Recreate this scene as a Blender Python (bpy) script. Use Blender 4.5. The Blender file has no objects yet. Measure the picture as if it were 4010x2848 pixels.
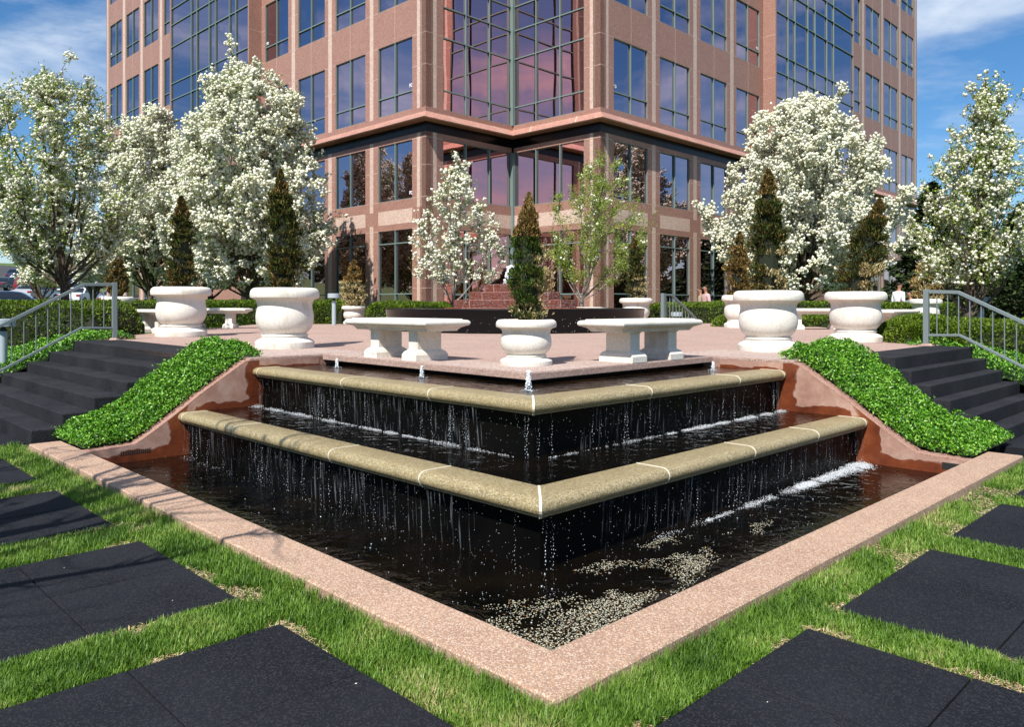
import bpy, bmesh, math, random
import numpy as np
from mathutils import Vector, Matrix
rng = np.random.default_rng(7); random.seed(7)
R = math.radians
sc = bpy.context.scene
COL = sc.collection
# ------------------------------------------------------------ frame of the place
FPX, HZ, CXP, EYE = 3065.0, 1196.0, 2005.0, 1.65
def at(px, py, z):
    Y = FPX * (EYE - z) / (py - HZ)
    return np.array([(px - CXP) / FPX * Y, Y, z])
def atY(px, py, Y):
    return np.array([(px - CXP) / FPX * Y, Y, EYE - (py - HZ) * Y / FPX])
ANG = math.atan(3010 / FPX)
A = np.array([math.cos(ANG), math.sin(ANG)]); B = np.array([-math.sin(ANG), math.cos(ANG)])
O = np.array([0.1726, 3.6118])
def W(a, b, z=0.0):
    p = O + a * A + b * B
    return (p[0], p[1], z)
def toab(x, y):
    d0 = x - O[0]; d1 = y - O[1]
    return d0 * A[0] + d1 * A[1], d0 * B[0] + d1 * B[1]
ROTA = math.atan2(A[1], A[0])
PZ = 1.02
def pz(Y): return PZ + 0.005 * (Y - 7.5)
def plaza_pt(px, py):
    Y = FPX * (EYE - PZ + 0.005 * 7.5) / (py - HZ + 0.005 * FPX)
    return np.array([(px - CXP) / FPX * Y, Y, pz(Y)])
D = 4010 / 2287.0
# ------------------------------------------------------------ materials
def mat(name):
    m = bpy.data.materials.new(name); m.use_nodes = True
    nt = m.node_tree; bs = nt.nodes['Principled BSDF']
    return m, nt, bs
def N(nt, t, **kw):
    n = nt.nodes.new(t)
    for k, v in kw.items(): setattr(n, k, v)
    return n
def ramp(nt, stops):
    r = N(nt, 'ShaderNodeValToRGB'); e = r.color_ramp.elements
    while len(e) > 1: e.remove(e[-1])
    e[0].position = stops[0][0]; e[0].color = (*stops[0][1], 1)
    for p, c in stops[1:]:
        x = e.new(p); x.color = (*c, 1)
    return r
def coords(nt, scale=1.0):
    t = N(nt, 'ShaderNodeNewGeometry'); m = N(nt, 'ShaderNodeMapping')
    m.inputs['Scale'].default_value = (scale,) * 3 if not isinstance(scale, tuple) else scale
    nt.links.new(t.outputs['Position'], m.inputs['Vector']); return m.outputs['Vector']
def stone(name, c1, c2, fleck=None, fleck2=None, fs=90.0, blotch=1.5, rough=.8, bump=.25, vs=1.0, wet=False, spec=.35):
    m, nt, bs = mat(name); L = nt.links.new
    v = coords(nt)
    n1 = N(nt, 'ShaderNodeTexNoise'); n1.inputs['Scale'].default_value = blotch; n1.inputs['Detail'].default_value = 6; n1.inputs['Roughness'].default_value = .65
    L(v if vs == 1 else coords(nt, (1, 1, vs)), n1.inputs['Vector'])
    r = ramp(nt, [(.3, c1), (.7, c2)] if vs == 1 else [(.33, c1), (.47, c2), (.7, c2)]); L(n1.outputs['Fac'], r.inputs['Fac'])
    col = r.outputs['Color']
    vo = N(nt, 'ShaderNodeTexVoronoi'); vo.inputs['Scale'].default_value = fs; L(v, vo.inputs['Vector'])
    if fleck:
        sep = N(nt, 'ShaderNodeSeparateColor'); L(vo.outputs['Color'], sep.inputs['Color'])
        rr = ramp(nt, [(0, (0, 0, 0)), (.62, (0, 0, 0)), (.7, (1, 1, 1))]); L(sep.outputs[0], rr.inputs['Fac'])
        mx = N(nt, 'ShaderNodeMix', data_type='RGBA'); L(rr.outputs['Color'], mx.inputs[0]); L(col, mx.inputs[6]); mx.inputs[7].default_value = (*fleck, 1)
        col = mx.outputs[2]
        if fleck2:
            r2 = ramp(nt, [(0, (0, 0, 0)), (.76, (0, 0, 0)), (.8, (1, 1, 1))]); L(sep.outputs[1], r2.inputs['Fac'])
            m2 = N(nt, 'ShaderNodeMix', data_type='RGBA'); L(r2.outputs['Color'], m2.inputs[0]); L(col, m2.inputs[6]); m2.inputs[7].default_value = (*fleck2, 1)
            col = m2.outputs[2]
    L(col, bs.inputs['Base Color'])
    bs.inputs['Roughness'].default_value = rough; bs.inputs['Specular IOR Level'].default_value = spec
    bp = N(nt, 'ShaderNodeBump'); bp.inputs['Strength'].default_value = bump; bp.inputs['Distance'].default_value = .004
    n3 = N(nt, 'ShaderNodeTexNoise'); n3.inputs['Scale'].default_value = fs * .6; n3.inputs['Detail'].default_value = 4; L(v, n3.inputs['Vector'])
    L(n3.outputs['Fac'], bp.inputs['Height']); L(bp.outputs['Normal'], bs.inputs['Normal'])
    if wet:
        bs.inputs['Coat Weight'].default_value = .6; bs.inputs['Coat Roughness'].default_value = .08
    return m
def plain(name, c, rough=.6, metal=0.0, spec=.5, coat=0):
    m, nt, bs = mat(name); bs.inputs['Base Color'].default_value = (*c, 1); bs.inputs['Roughness'].default_value = rough
    bs.inputs['Metallic'].default_value = metal; bs.inputs['Specular IOR Level'].default_value = spec; bs.inputs['Coat Weight'].default_value = coat
    n = N(nt, 'ShaderNodeTexNoise'); n.inputs['Scale'].default_value = 14; n.inputs['Detail'].default_value = 5
    nt.links.new(coords(nt), n.inputs['Vector'])
    mr = N(nt, 'ShaderNodeMapRange'); mr.inputs['To Min'].default_value = max(rough - .08, .02); mr.inputs['To Max'].default_value = min(rough + .1, 1)
    nt.links.new(n.outputs['Fac'], mr.inputs['Value']); nt.links.new(mr.outputs[0], bs.inputs['Roughness'])
    return m
def foliage(name, stops, rough=.5, trans=.25, spec=.3, noise_scale=None):
    m, nt, bs = mat(name); L = nt.links.new
    g = N(nt, 'ShaderNodeNewGeometry')
    r = ramp(nt, stops)
    if noise_scale:
        n = N(nt, 'ShaderNodeTexNoise'); n.inputs['Scale'].default_value = noise_scale; L(g.outputs['Position'], n.inputs['Vector'])
        ma = N(nt, 'ShaderNodeMath', operation='MULTIPLY_ADD'); ma.inputs[1].default_value = .5; L(g.outputs['Random Per Island'], ma.inputs[0])
        m2 = N(nt, 'ShaderNodeMath', operation='MULTIPLY_ADD'); m2.inputs[1].default_value = 1.6; m2.inputs[2].default_value = -.55; L(n.outputs['Fac'], m2.inputs[0])
        L(m2.outputs[0], ma.inputs[2]); L(ma.outputs[0], r.inputs['Fac'])
    else: L(g.outputs['Random Per Island'], r.inputs['Fac'])
    L(r.outputs['Color'], bs.inputs['Base Color']); bs.inputs['Roughness'].default_value = rough; bs.inputs['Specular IOR Level'].default_value = spec
    if trans > 0:
        t = N(nt, 'ShaderNodeBsdfTranslucent'); L(r.outputs['Color'], t.inputs['Color'])
        mx = N(nt, 'ShaderNodeMixShader'); mx.inputs[0].default_value = trans
        L(bs.outputs[0], mx.inputs[1]); L(t.outputs[0], mx.inputs[2]); L(mx.outputs[0], nt.nodes['Material Output'].inputs['Surface'])
    return m
M = {}
M['red'] = stone('red_granite', (.315, .16, .122), (.365, .195, .152), (.27, .135, .105), (.41, .25, .20), fs=45, blotch=.9, rough=.5, bump=.05)
M['beige'] = stone('beige_granite', (.53, .375, .31), (.59, .43, .36), (.50, .35, .28), (.70, .55, .47), fs=38, blotch=.9, rough=.5, bump=.05)
M['redpol'] = stone('wet_red_granite', (.13, .028, .014), (.21, .05, .024), (.10, .022, .011), (.24, .07, .035), fs=90, rough=.32, bump=.6, spec=.35)
M['plaza'] = stone('pink_aggregate', (.31, .20, .165), (.44, .29, .24), (.48, .36, .30), (.25, .17, .145), fs=110, blotch=1.2, rough=.9, bump=.5)
M['slabedge'] = stone('grey_pink_aggregate', (.36, .25, .21), (.46, .345, .30), (.52, .43, .38), (.26, .2, .18), fs=80, blotch=1.1, rough=.9, bump=.5)
M['coping'] = stone('tan_pink_aggregate', (.31, .18, .115), (.45, .28, .19), (.54, .41, .31), (.27, .185, .145), fs=170, blotch=2.6, rough=.9, bump=.7)
M['wing'] = stone('weathered_concrete', (.27, .135, .10), (.40, .25, .20), (.36, .22, .17), (.25, .13, .095), fs=110, blotch=2.2, rough=.85, bump=.7)
M['wingwet'] = stone('rust_wet_concrete', (.20, .05, .018), (.32, .10, .04), (.24, .07, .03), None, fs=50, blotch=3.5, rough=.35, bump=.7, wet=True)
ms, nt, bs = mat('stained_concrete'); L = nt.links.new
v = coords(nt); n1 = N(nt, 'ShaderNodeTexNoise'); n1.inputs['Scale'].default_value = 3.2; n1.inputs['Detail'].default_value = 9; n1.inputs['Roughness'].default_value = .7; L(v, n1.inputs['Vector'])
r1 = ramp(nt, [(.3, (.27, .14, .10)), (.5, (.38, .22, .165)), (.7, (.50, .35, .285))]); L(n1.outputs['Fac'], r1.inputs['Fac'])
r2 = ramp(nt, [(.3, (.075, .016, .007)), (.55, (.17, .042, .015)), (.75, (.28, .09, .035))]); L(n1.outputs['Fac'], r2.inputs['Fac'])
ga_ = N(nt, 'ShaderNodeAttribute'); ga_.attribute_name = 'stain'
ad = N(nt, 'ShaderNodeMath', operation='MULTIPLY_ADD'); L(n1.outputs['Fac'], ad.inputs[0]); ad.inputs[1].default_value = .9; ad.inputs[2].default_value = -.45
a2_ = N(nt, 'ShaderNodeMath', operation='ADD'); L(ad.outputs[0], a2_.inputs[0]); L(ga_.outputs['Fac'], a2_.inputs[1])
r3 = ramp(nt, [(.32, (0, 0, 0)), (.62, (1, 1, 1))]); L(a2_.outputs[0], r3.inputs['Fac'])
mxs = N(nt, 'ShaderNodeMix', data_type='RGBA'); L(r3.outputs[0], mxs.inputs[0]); L(r1.outputs[0], mxs.inputs[6]); L(r2.outputs[0], mxs.inputs[7])
r4 = ramp(nt, [(.30, (0, 0, 0)), (.38, (.45, .45, .45)), (.46, (0, 0, 0))]); L(a2_.outputs[0], r4.inputs['Fac'])
mx4 = N(nt, 'ShaderNodeMix', data_type='RGBA'); L(r4.outputs[0], mx4.inputs[0]); L(mxs.outputs[2], mx4.inputs[6]); mx4.inputs[7].default_value = (.5, .36, .30, 1)
L(mx4.outputs[2], bs.inputs['Base Color']); rg_ = N(nt, 'ShaderNodeMapRange'); rg_.inputs['To Min'].default_value = .85; rg_.inputs['To Max'].default_value = .35; L(r3.outputs[0], rg_.inputs['Value']); L(rg_.outputs[0], bs.inputs['Roughness'])
pv_ = N(nt, 'ShaderNodeTexVoronoi'); pv_.inputs['Scale'].default_value = 28; L(v, pv_.inputs['Vector']); pr_ = ramp(nt, [(.0, (0, 0, 0)), (.14, (1, 1, 1))]); L(pv_.outputs['Distance'], pr_.inputs['Fac'])
bp = N(nt, 'ShaderNodeBump'); bp.inputs['Strength'].default_value = .9; bp.inputs['Distance'].default_value = .006; L(pr_.outputs[0], bp.inputs['Height']); L(bp.outputs['Normal'], bs.inputs['Normal'])
M['stainface'] = ms
M['lip'] = stone('tan_aggregate_wet', (.26, .20, .095), (.34, .27, .14), (.19, .15, .08), (.41, .35, .22), fs=130, blotch=3.0, rough=.42, bump=.5, spec=.5)
M['mortar'] = stone('pale_mortar', (.62, .57, .45), (.72, .68, .56), fs=200, rough=.8)
M['white'] = stone('white_cast_stone', (.52, .465, .385), (.78, .745, .68), (.71, .67, .60), (.60, .55, .48), fs=150, blotch=5.0, vs=.4, rough=.8, bump=.35, spec=.2)
M['paver'] = stone('black_paver', (.005, .006, .009), (.020, .022, .027), (.012, .013, .017), (.026, .027, .031), fs=150, blotch=1.3, rough=.8, bump=.35, spec=.12)
M['steps'] = stone('black_coated_step', (.007, .008, .011), (.036, .037, .042), (.014, .015, .019), (.034, .034, .037), fs=120, blotch=1.7, rough=.75, bump=.4, spec=.12)
M['blackwall'] = stone('black_wet_wall', (.002, .002, .002), (.005, .0045, .004), fs=60, rough=.35, bump=.6, spec=.06)
M['basin'] = plain('black_polished_granite', (.004, .004, .005), .2, spec=.22)
M['soil'] = stone('dark_soil', (.05, .034, .02), (.10, .07, .04), (.16, .12, .07), (.03, .02, .012), fs=60, blotch=4, rough=.95, bump=1)
M['rail'] = plain('grey_painted_steel', (.165, .20, .205), .38, spec=.5)
M['mullion'] = plain('green_grey_mullion', (.16, .225, .215), .45)
M['lamp'] = plain('blue_grey_paint', (.36, .42, .46), .5)
M['bark'] = stone('grey_bark', (.085, .062, .045), (.19, .15, .115), (.06, .04, .03), None, fs=30, blotch=5, rough=.9, bump=.8)
M['barklight'] = stone('pale_bark', (.22, .19, .16), (.34, .30, .26), (.15, .12, .1), None, fs=40, blotch=6, rough=.9, bump=.8)
M['flower'] = foliage('white_blossom', [(0, (.62, .62, .42)), (.4, (.84, .83, .66)), (1, (.93, .92, .82))], .7, .2, .1)
M['flowerleaf'] = foliage('young_leaf', [(0, (.14, .22, .03)), (.5, (.27, .38, .06)), (1, (.40, .45, .12))], .5, .3)
M['greenleaf'] = foliage('fresh_green_leaf', [(0, (.15, .24, .02)), (.5, (.28, .40, .04)), (1, (.44, .52, .10))], .5, .35)
M['arbgreen'] = foliage('arborvitae_green', [(0, (.018, .042, .007)), (.55, (.05, .10, .012)), (1, (.13, .17, .02))], .6, .15)
M['arbdark'] = foliage('arborvitae_dark', [(0, (.012, .020, .005)), (.55, (.040, .045, .008)), (1, (.14, .105, .02))], .6, .12)
M['arbbrown'] = foliage('arborvitae_dry', [(0, (.10, .055, .014)), (.5, (.26, .15, .04)), (1, (.46, .31, .11))], .7, .15)
M['arbtan'] = foliage('arborvitae_dead', [(0, (.34, .25, .10)), (.5, (.52, .42, .20)), (1, (.66, .56, .33))], .7, .15)
M['hedge'] = foliage('hedge_leaf', [(0, (.02, .05, .004)), (.4, (.085, .15, .008)), (1, (.21, .30, .025))], .5, .2)
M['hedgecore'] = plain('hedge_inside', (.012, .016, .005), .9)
M['ivy'] = foliage('ground_cover_leaf', [(0, (.025, .10, .005)), (.5, (.085, .26, .010)), (.85, (.18, .40, .025)), (1, (.30, .50, .08))], .38, .10, .45)
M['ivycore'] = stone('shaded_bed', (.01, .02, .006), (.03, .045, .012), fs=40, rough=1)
M['grass'] = foliage('grass_blade', [(0, (.04, .10, .010)), (.42, (.115, .23, .022)), (.70, (.21, .35, .05)), (.86, (.36, .40, .12)), (1, (.56, .46, .24))], .5, .3, .35, noise_scale=2.2)
M['straw'] = foliage('dry_straw', [(0, (.28, .19, .09)), (.6, (.50, .38, .22)), (1, (.64, .52, .34))], .8, .1)
M['conifer'] = foliage('dark_conifer', [(0, (.008, .016, .006)), (.5, (.022, .04, .012)), (1, (.06, .085, .022))], .6, .1)
M['wood'] = foliage('far_wood', [(0, (.03, .035, .015)), (.5, (.08, .075, .035)), (1, (.15, .13, .07))], .9, 0)
M['skin'] = plain('skin', (.36, .17, .11), .6)
M['hair'] = plain('dark_hair', (.02, .013, .01), .7)
M['shirtw'] = plain('white_shirt', (.8, .82, .85), .8); M['shirtp'] = plain('pink_shirt', (.62, .40, .40), .8)
M['shirtg'] = plain('grey_shirt', (.28, .30, .32), .8); M['shirtt'] = plain('tan_shirt', (.35, .25, .18), .8)
M['dark'] = plain('dark_trousers', (.012, .012, .016), .8); M['jeans'] = plain('blue_jeans', (.09, .17, .34), .8); M['khaki'] = plain('pale_trousers', (.5, .4, .34), .8)
M['rubber'] = plain('rubber', (.012, .012, .012), .8); M['carglass'] = plain('car_glass', (.01, .014, .02), .05, spec=.8)
M['redlamp'] = plain('tail_lamp', (.35, .01, .01), .25); M['chrome'] = plain('bright_metal', (.6, .6, .62), .2, metal=1)
M['sticker'] = plain('white_sticker', (.85, .87, .9), .5); M['grate'] = plain('dark_grate', (.03, .033, .03), .6, metal=.4)
M['asphalt'] = stone('asphalt', (.04, .04, .042), (.065, .065, .068), fs=30, rough=.9)
# glass
def glass_mat(name, tint, rough=.015, wob=.012):
    m, nt, bs = mat(name); L = nt.links.new
    bs.inputs['Base Color'].default_value = (*tint, 1); bs.inputs['Metallic'].default_value = 1; bs.inputs['Roughness'].default_value = rough
    n = N(nt, 'ShaderNodeTexNoise'); n.inputs['Scale'].default_value = .9; n.inputs['Detail'].default_value = 1
    L(coords(nt, (1.2, 1.2, .35)), n.inputs['Vector'])
    bp = N(nt, 'ShaderNodeBump'); bp.inputs['Strength'].default_value = .35; bp.inputs['Distance'].default_value = wob
    L(n.outputs['Fac'], bp.inputs['Height']); L(bp.outputs['Normal'], bs.inputs['Normal'])
    return m
M['glass'] = glass_mat('reflective_glass', (.47, .36, .42)); M['rose'] = glass_mat('rose_reflective_glass', (.78, .50, .50), wob=.02)
# water
def water_mat(name, col, ripple=.02, scale=7.0, rough=.02):
    m, nt, bs = mat(name); L = nt.links.new
    n0 = N(nt, 'ShaderNodeTexNoise'); n0.inputs['Scale'].default_value = 2.0; n0.inputs['Detail'].default_value = 4; L(coords(nt), n0.inputs['Vector'])
    r = ramp(nt, [(.35, (.002, .002, .0015)), (.75, col)]); L(n0.outputs['Fac'], r.inputs['Fac']); L(r.outputs[0], bs.inputs['Base Color'])
    bs.inputs['Roughness'].default_value = rough; bs.inputs['IOR'].default_value = 1.33
    n = N(nt, 'ShaderNodeTexNoise'); n.inputs['Scale'].default_value = scale; n.inputs['Detail'].default_value = 3; n.inputs['Distortion'].default_value = 1.2
    L(coords(nt), n.inputs['Vector'])
    bp = N(nt, 'ShaderNodeBump'); bp.inputs['Strength'].default_value = .9; bp.inputs['Distance'].default_value = ripple
    L(n.outputs['Fac'], bp.inputs['Height']); L(bp.outputs['Normal'], bs.inputs['Normal'])
    return m
M['water'] = water_mat('pool_water', (.007, .0045, .0025), .010)
M['watertop'] = water_mat('thin_water', (.03, .016, .008), .008, 9)
M['foam'] = plain('white_water', (.80, .84, .88), .35, spec=.6)
M['drop'] = plain('water_drop', (.40, .44, .48), .1, spec=.9)
mm, nt, bs = mat('falling_water'); bs.inputs['Base Color'].default_value = (.55, .6, .65, 1); bs.inputs['Roughness'].default_value = .15
tr = N(nt, 'ShaderNodeBsdfTransparent'); mx = N(nt, 'ShaderNodeMixShader'); wv = N(nt, 'ShaderNodeTexNoise'); wv.inputs['Scale'].default_value = 1; wv.inputs['Detail'].default_value = 5
nt.links.new(coords(nt, (44, 44, 1.3)), wv.inputs['Vector'])
rr = ramp(nt, [(.58, (0, 0, 0)), (.80, (.30, .30, .30))]); nt.links.new(wv.outputs['Fac'], rr.inputs['Fac']); nt.links.new(rr.outputs[0], mx.inputs[0])
nt.links.new(tr.outputs[0], mx.inputs[1]); nt.links.new(bs.outputs[0], mx.inputs[2]); nt.links.new(mx.outputs[0], nt.nodes['Material Output'].inputs['Surface'])
M['veil'] = mm
# ------------------------------------------------------------ mesh helpers
def link(name, me, parent=None):
    o = bpy.data.objects.new(name, me); COL.objects.link(o)
    if parent: o.parent = parent
    return o
class MB:
    def __init__(s): s.v = []; s.f = []; s.m = []
    def add(s, vs, fs, mi=0):
        k = len(s.v); s.v += [tuple(map(float, p)) for p in vs]; s.f += [[i + k for i in f] for f in fs]; s.m += [mi] * len(fs); return s
    def box(s, x0, x1, y0, y1, z0, z1, mi=0, T=None):
        c = [(x0, y0, z0), (x1, y0, z0), (x1, y1, z0), (x0, y1, z0), (x0, y0, z1), (x1, y0, z1), (x1, y1, z1), (x0, y1, z1)]
        if T: c = [T(*p) for p in c]
        return s.add(c, [(0, 3, 2, 1), (4, 5, 6, 7), (0, 1, 5, 4), (1, 2, 6, 5), (2, 3, 7, 6), (3, 0, 4, 7)], mi)
    def loops(s, rings, mi=0, cap=True, close=True):
        n = len(rings[0]); k = len(s.v)
        for r_ in rings: s.v += [tuple(map(float, p)) for p in r_]
        for i in range(len(rings) - 1):
            for j in range(n if close else n - 1):
                j2 = (j + 1) % n
                s.f.append([k + i * n + j, k + i * n + j2, k + (i + 1) * n + j2, k + (i + 1) * n + j]); s.m.append(mi)
        if cap:
            s.f.append([k + j for j in range(n)][::-1]); s.m.append(mi)
            s.f.append([k + (len(rings) - 1) * n + j for j in range(n)]); s.m.append(mi)
        return s
    def lathe(s, prof, c=(0, 0, 0), n=48, mi=0, sq=None):
        rings = []
        for r_, z in prof:
            rings.append([(c[0] + r_ * math.cos(2 * math.pi * j / n), c[1] + r_ * math.sin(2 * math.pi * j / n), c[2] + z) for j in range(n)])
        return s.loops(rings, mi)
    def rect(s, prof, c=(0, 0, 0), mi=0):
        return s.loops([[(c[0] - hx, c[1] - hy, c[2] + z), (c[0] + hx, c[1] - hy, c[2] + z), (c[0] + hx, c[1] + hy, c[2] + z), (c[0] - hx, c[1] + hy, c[2] + z)] for hx, hy, z in prof], mi)
    def prism(s, poly, z0, z1, mi=0, T=None):
        T = T or (lambda a, b, z: (a, b, z))
        return s.loops([[T(p[0], p[1], z0) for p in poly], [T(p[0], p[1], z1) for p in poly]], mi)
    def tube(s, pts, rad, n=8, mi=0):
        pts = [Vector(p) for p in pts]; rad = rad if hasattr(rad, '__len__') else [rad] * len(pts); rings = []; up = None
        for i, p in enumerate(pts):
            d = (pts[min(i + 1, len(pts) - 1)] - pts[max(i - 1, 0)]).normalized()
            if up is None: up = Vector((0, 0, 1)) if abs(d.z) < .9 else Vector((1, 0, 0))
            x = d.cross(up).normalized(); y = x.cross(d).normalized(); up = y
            rings.append([p + (x * math.cos(2 * math.pi * j / n) + y * math.sin(2 * math.pi * j / n)) * rad[i] for j in range(n)])
        return s.loops(rings, mi)
    def bar(s, p, q, w, h, mi=0):
        p = Vector(p); q = Vector(q); d = (q - p).normalized(); up = Vector((0, 0, 1)) if abs(d.z) < .95 else Vector((A[0], A[1], 0))
        x = d.cross(up).normalized() * w / 2; y = x.cross(d).normalized() * h / 2
        return s.loops([[p - x - y, p + x - y, p + x + y, p - x + y], [q - x - y, q + x - y, q + x + y, q - x + y]], mi)
    def build(s, name, mats, parent=None, smooth=False, bevel=0, loc=None):
        me = bpy.data.meshes.new(name); me.from_pydata(s.v, [], s.f)
        for m_ in (mats if isinstance(mats, (list, tuple)) else [mats]): me.materials.append(m_)
        me.polygons.foreach_set('material_index', s.m)
        bm = bmesh.new(); bm.from_mesh(me); bmesh.ops.recalc_face_normals(bm, faces=bm.faces)
        bm.to_mesh(me); bm.free()
        if smooth:
            me.polygons.foreach_set('use_smooth', [True] * len(me.polygons))
            try: me.set_sharp_from_angle(angle=R(38))
            except Exception: pass
        o = link(name, me, parent)
        if bevel:
            b = o.modifiers.new('bevel', 'BEVEL'); b.width = bevel; b.segments = 2; b.limit_method = 'ANGLE'; b.angle_limit = R(50)
        if loc is not None: o.location = loc
        return o
def npmesh(name, V, F, mats, mi=None, parent=None, smooth=False):
    V = np.asarray(V, dtype=np.float32); F = np.asarray(F, dtype=np.int32); k = F.shape[1]
    me = bpy.data.meshes.new(name)
    me.vertices.add(len(V)); me.vertices.foreach_set('co', V.ravel())
    me.loops.add(F.size); me.loops.foreach_set('vertex_index', F.ravel())
    me.polygons.add(len(F)); me.polygons.foreach_set('loop_start', np.arange(0, F.size, k, dtype=np.int32))
    try: me.polygons.foreach_set('loop_total', np.full(len(F), k, dtype=np.int32))
    except Exception: pass
    for m_ in mats: me.materials.append(m_)
    if mi is not None: me.polygons.foreach_set('material_index', np.asarray(mi, dtype=np.int32))
    if smooth: me.polygons.foreach_set('use_smooth', np.ones(len(F), dtype=bool))
    me.update(calc_edges=True); me.validate()
    return link(name, me, parent)
def tag(o, label=None, cat=None, group=None, kind=None):
    if label: o['label'] = label
    if cat: o['category'] = cat
    if group: o['group'] = group
    if kind: o['kind'] = kind
    return o
def empty(name, loc, label, cat, group=None, rz=0):
    o = bpy.data.objects.new(name, None); COL.objects.link(o); o.location = loc; o.rotation_euler = (0, 0, rz)
    o.empty_display_size = .1
    return tag(o, label, cat, group)
def copy_tree(o, parent=None):
    c = o.copy(); COL.objects.link(c); c.parent = parent
    for ch in list(o.children): copy_tree(ch, c)
    return c
def unit(n):
    v = rng.normal(size=(n, 3)); return v / np.linalg.norm(v, axis=1)[:, None]
def frames(d, roll=None):
    # d (n,3) unit; returns x,y perpendicular, random roll
    n = len(d); r_ = unit(n); x = np.cross(d, r_); x /= np.linalg.norm(x, axis=1)[:, None] + 1e-9; y = np.cross(d, x); return x, y
OCT = np.array([(1, 0, 0), (-1, 0, 0), (0, 1, 0), (0, -1, 0), (0, 0, 1), (0, 0, -1)], float)
OCF = np.array([(0, 2, 4), (2, 1, 4), (1, 3, 4), (3, 0, 4), (2, 0, 5), (1, 2, 5), (3, 1, 5), (0, 3, 5)])
def blobs(P, size, squash=None):
    n = len(P); size = np.broadcast_to(size, (n,))
    d = unit(n); x, y = frames(d)
    o = OCT[None] * size[:, None, None] * rng.uniform(.7, 1.3, (n, 6, 1))
    V = P[:, None, :] + o[..., :1] * x[:, None] + o[..., 1:2] * y[:, None] + o[..., 2:] * d[:, None]
    if squash is not None:
        V = P[:, None, :] + OCT[None] * size[:, None, None] * np.asarray(squash)[None, None, :]
    F = OCF[None] + (np.arange(n) * 6)[:, None, None]
    return V.reshape(-1, 3), F.reshape(-1, 3)
def leaves(P, Nrm, L, Wd, bend=.25, tip=None):
    """diamond leaf folded on its midrib: 4 verts, 2 tris. Nrm = facing, random direction in plane (or tip)"""
    n = len(P); L = np.broadcast_to(L, (n,)); Wd = np.broadcast_to(Wd, (n,))
    if tip is None: x, y = frames(Nrm)
    else:
        x = tip; y = np.cross(Nrm, x); y /= np.linalg.norm(y, axis=1)[:, None] + 1e-9
    base = P - x * L[:, None] * .5; tp = P + x * L[:, None] * .5
    up = Nrm * (Wd * bend)[:, None]
    l = P - y * Wd[:, None] * .5 + up; r_ = P + y * Wd[:, None] * .5 + up
    V = np.stack([base, l, tp, r_], 1).reshape(-1, 3)
    k = (np.arange(n) * 4)[:, None]
    F = np.stack([np.hstack([k, k + 2, k + 1]), np.hstack([k, k + 3, k + 2])], 1).reshape(-1, 3)
    return V, F
def join(parts):
    Vs, Fs, Ms = [], [], []; k = 0
    for (V, F), mi in parts:
        Vs.append(V); Fs.append(F + k); Ms.append(np.full(len(F), mi)); k += len(V)
    return np.vstack(Vs), np.vstack(Fs), np.concatenate(Ms)
from mathutils import noise as mn
def nz(x, y, z=0.0): return mn.noise(Vector((x, y, z)))
# ------------------------------------------------------------ world, sun, camera
SUN_AZ_LEFT, SUN_EL = 23.0, 51.0
sx, sy = -math.sin(R(SUN_AZ_LEFT)), -math.cos(R(SUN_AZ_LEFT))
S = Vector((sx * math.cos(R(SUN_EL)), sy * math.cos(R(SUN_EL)), math.sin(R(SUN_EL))))
w = bpy.data.worlds.new('World'); sc.world = w; w.use_nodes = True; nt = w.node_tree; L = nt.links.new
bg = nt.nodes['Background']; bg.inputs['Strength'].default_value = .07
sky = N(nt, 'ShaderNodeTexSky', sky_type='NISHITA'); sky.sun_disc = False; sky.sun_elevation = R(SUN_EL)
sky.sun_rotation = math.atan2(S.x, S.y); sky.air_density = 1.0; sky.dust_density = .15; sky.ozone_density = 5.0; sky.altitude = 200
tc = N(nt, 'ShaderNodeTexCoord')
mp = N(nt, 'ShaderNodeMapping'); mp.inputs['Rotation'].default_value = (.1, .35, 4.1); mp.inputs['Scale'].default_value = (1.6, 2.4, 7.0)
L(tc.outputs['Generated'], mp.inputs['Vector'])
cn = N(nt, 'ShaderNodeTexNoise'); cn.inputs['Scale'].default_value = 1.5; cn.inputs['Detail'].default_value = 9; cn.inputs['Roughness'].default_value = .58; cn.inputs['Distortion'].default_value = .5
L(mp.outputs[0], cn.inputs['Vector'])
cr = ramp(nt, [(.42, (.03, .03, .03)), (.52, (.30, .30, .30)), (.66, (.95, .95, .95))]); L(cn.outputs['Fac'], cr.inputs['Fac'])
hs = N(nt, 'ShaderNodeHueSaturation'); hs.inputs['Saturation'].default_value = 1.25; hs.inputs['Value'].default_value = 1.3; L(sky.outputs[0], hs.inputs['Color'])
mxc = N(nt, 'ShaderNodeMix', data_type='RGBA'); L(cr.outputs[0], mxc.inputs[0]); L(hs.outputs[0], mxc.inputs[6]); mxc.inputs[7].default_value = (7.5, 8.6, 10.2, 1)
L(mxc.outputs[2], bg.inputs['Color'])
sl = bpy.data.lights.new('sun', 'SUN'); sl.energy = 5.0; sl.angle = R(.5); sl.color = (1, .955, .88)
so = bpy.data.objects.new('sun', sl); COL.objects.link(so); so.rotation_euler = S.to_track_quat('Z', 'Y').to_euler()
cam = bpy.data.cameras.new('camera'); co = bpy.data.objects.new('camera', cam); COL.objects.link(co); sc.camera = co
co.location = (0, 0, EYE); co.rotation_euler = (R(90), 0, 0); cam.sensor_width = 36; cam.lens = 36 * FPX / 4010; cam.shift_y = -(1424 - HZ) / 4010
cam.clip_end = 3000; cam.clip_start = .05
sc.view_settings.view_transform = 'Standard'; sc.view_settings.look = 'None'; sc.view_settings.exposure = .48; sc.view_settings.gamma = 1
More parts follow.
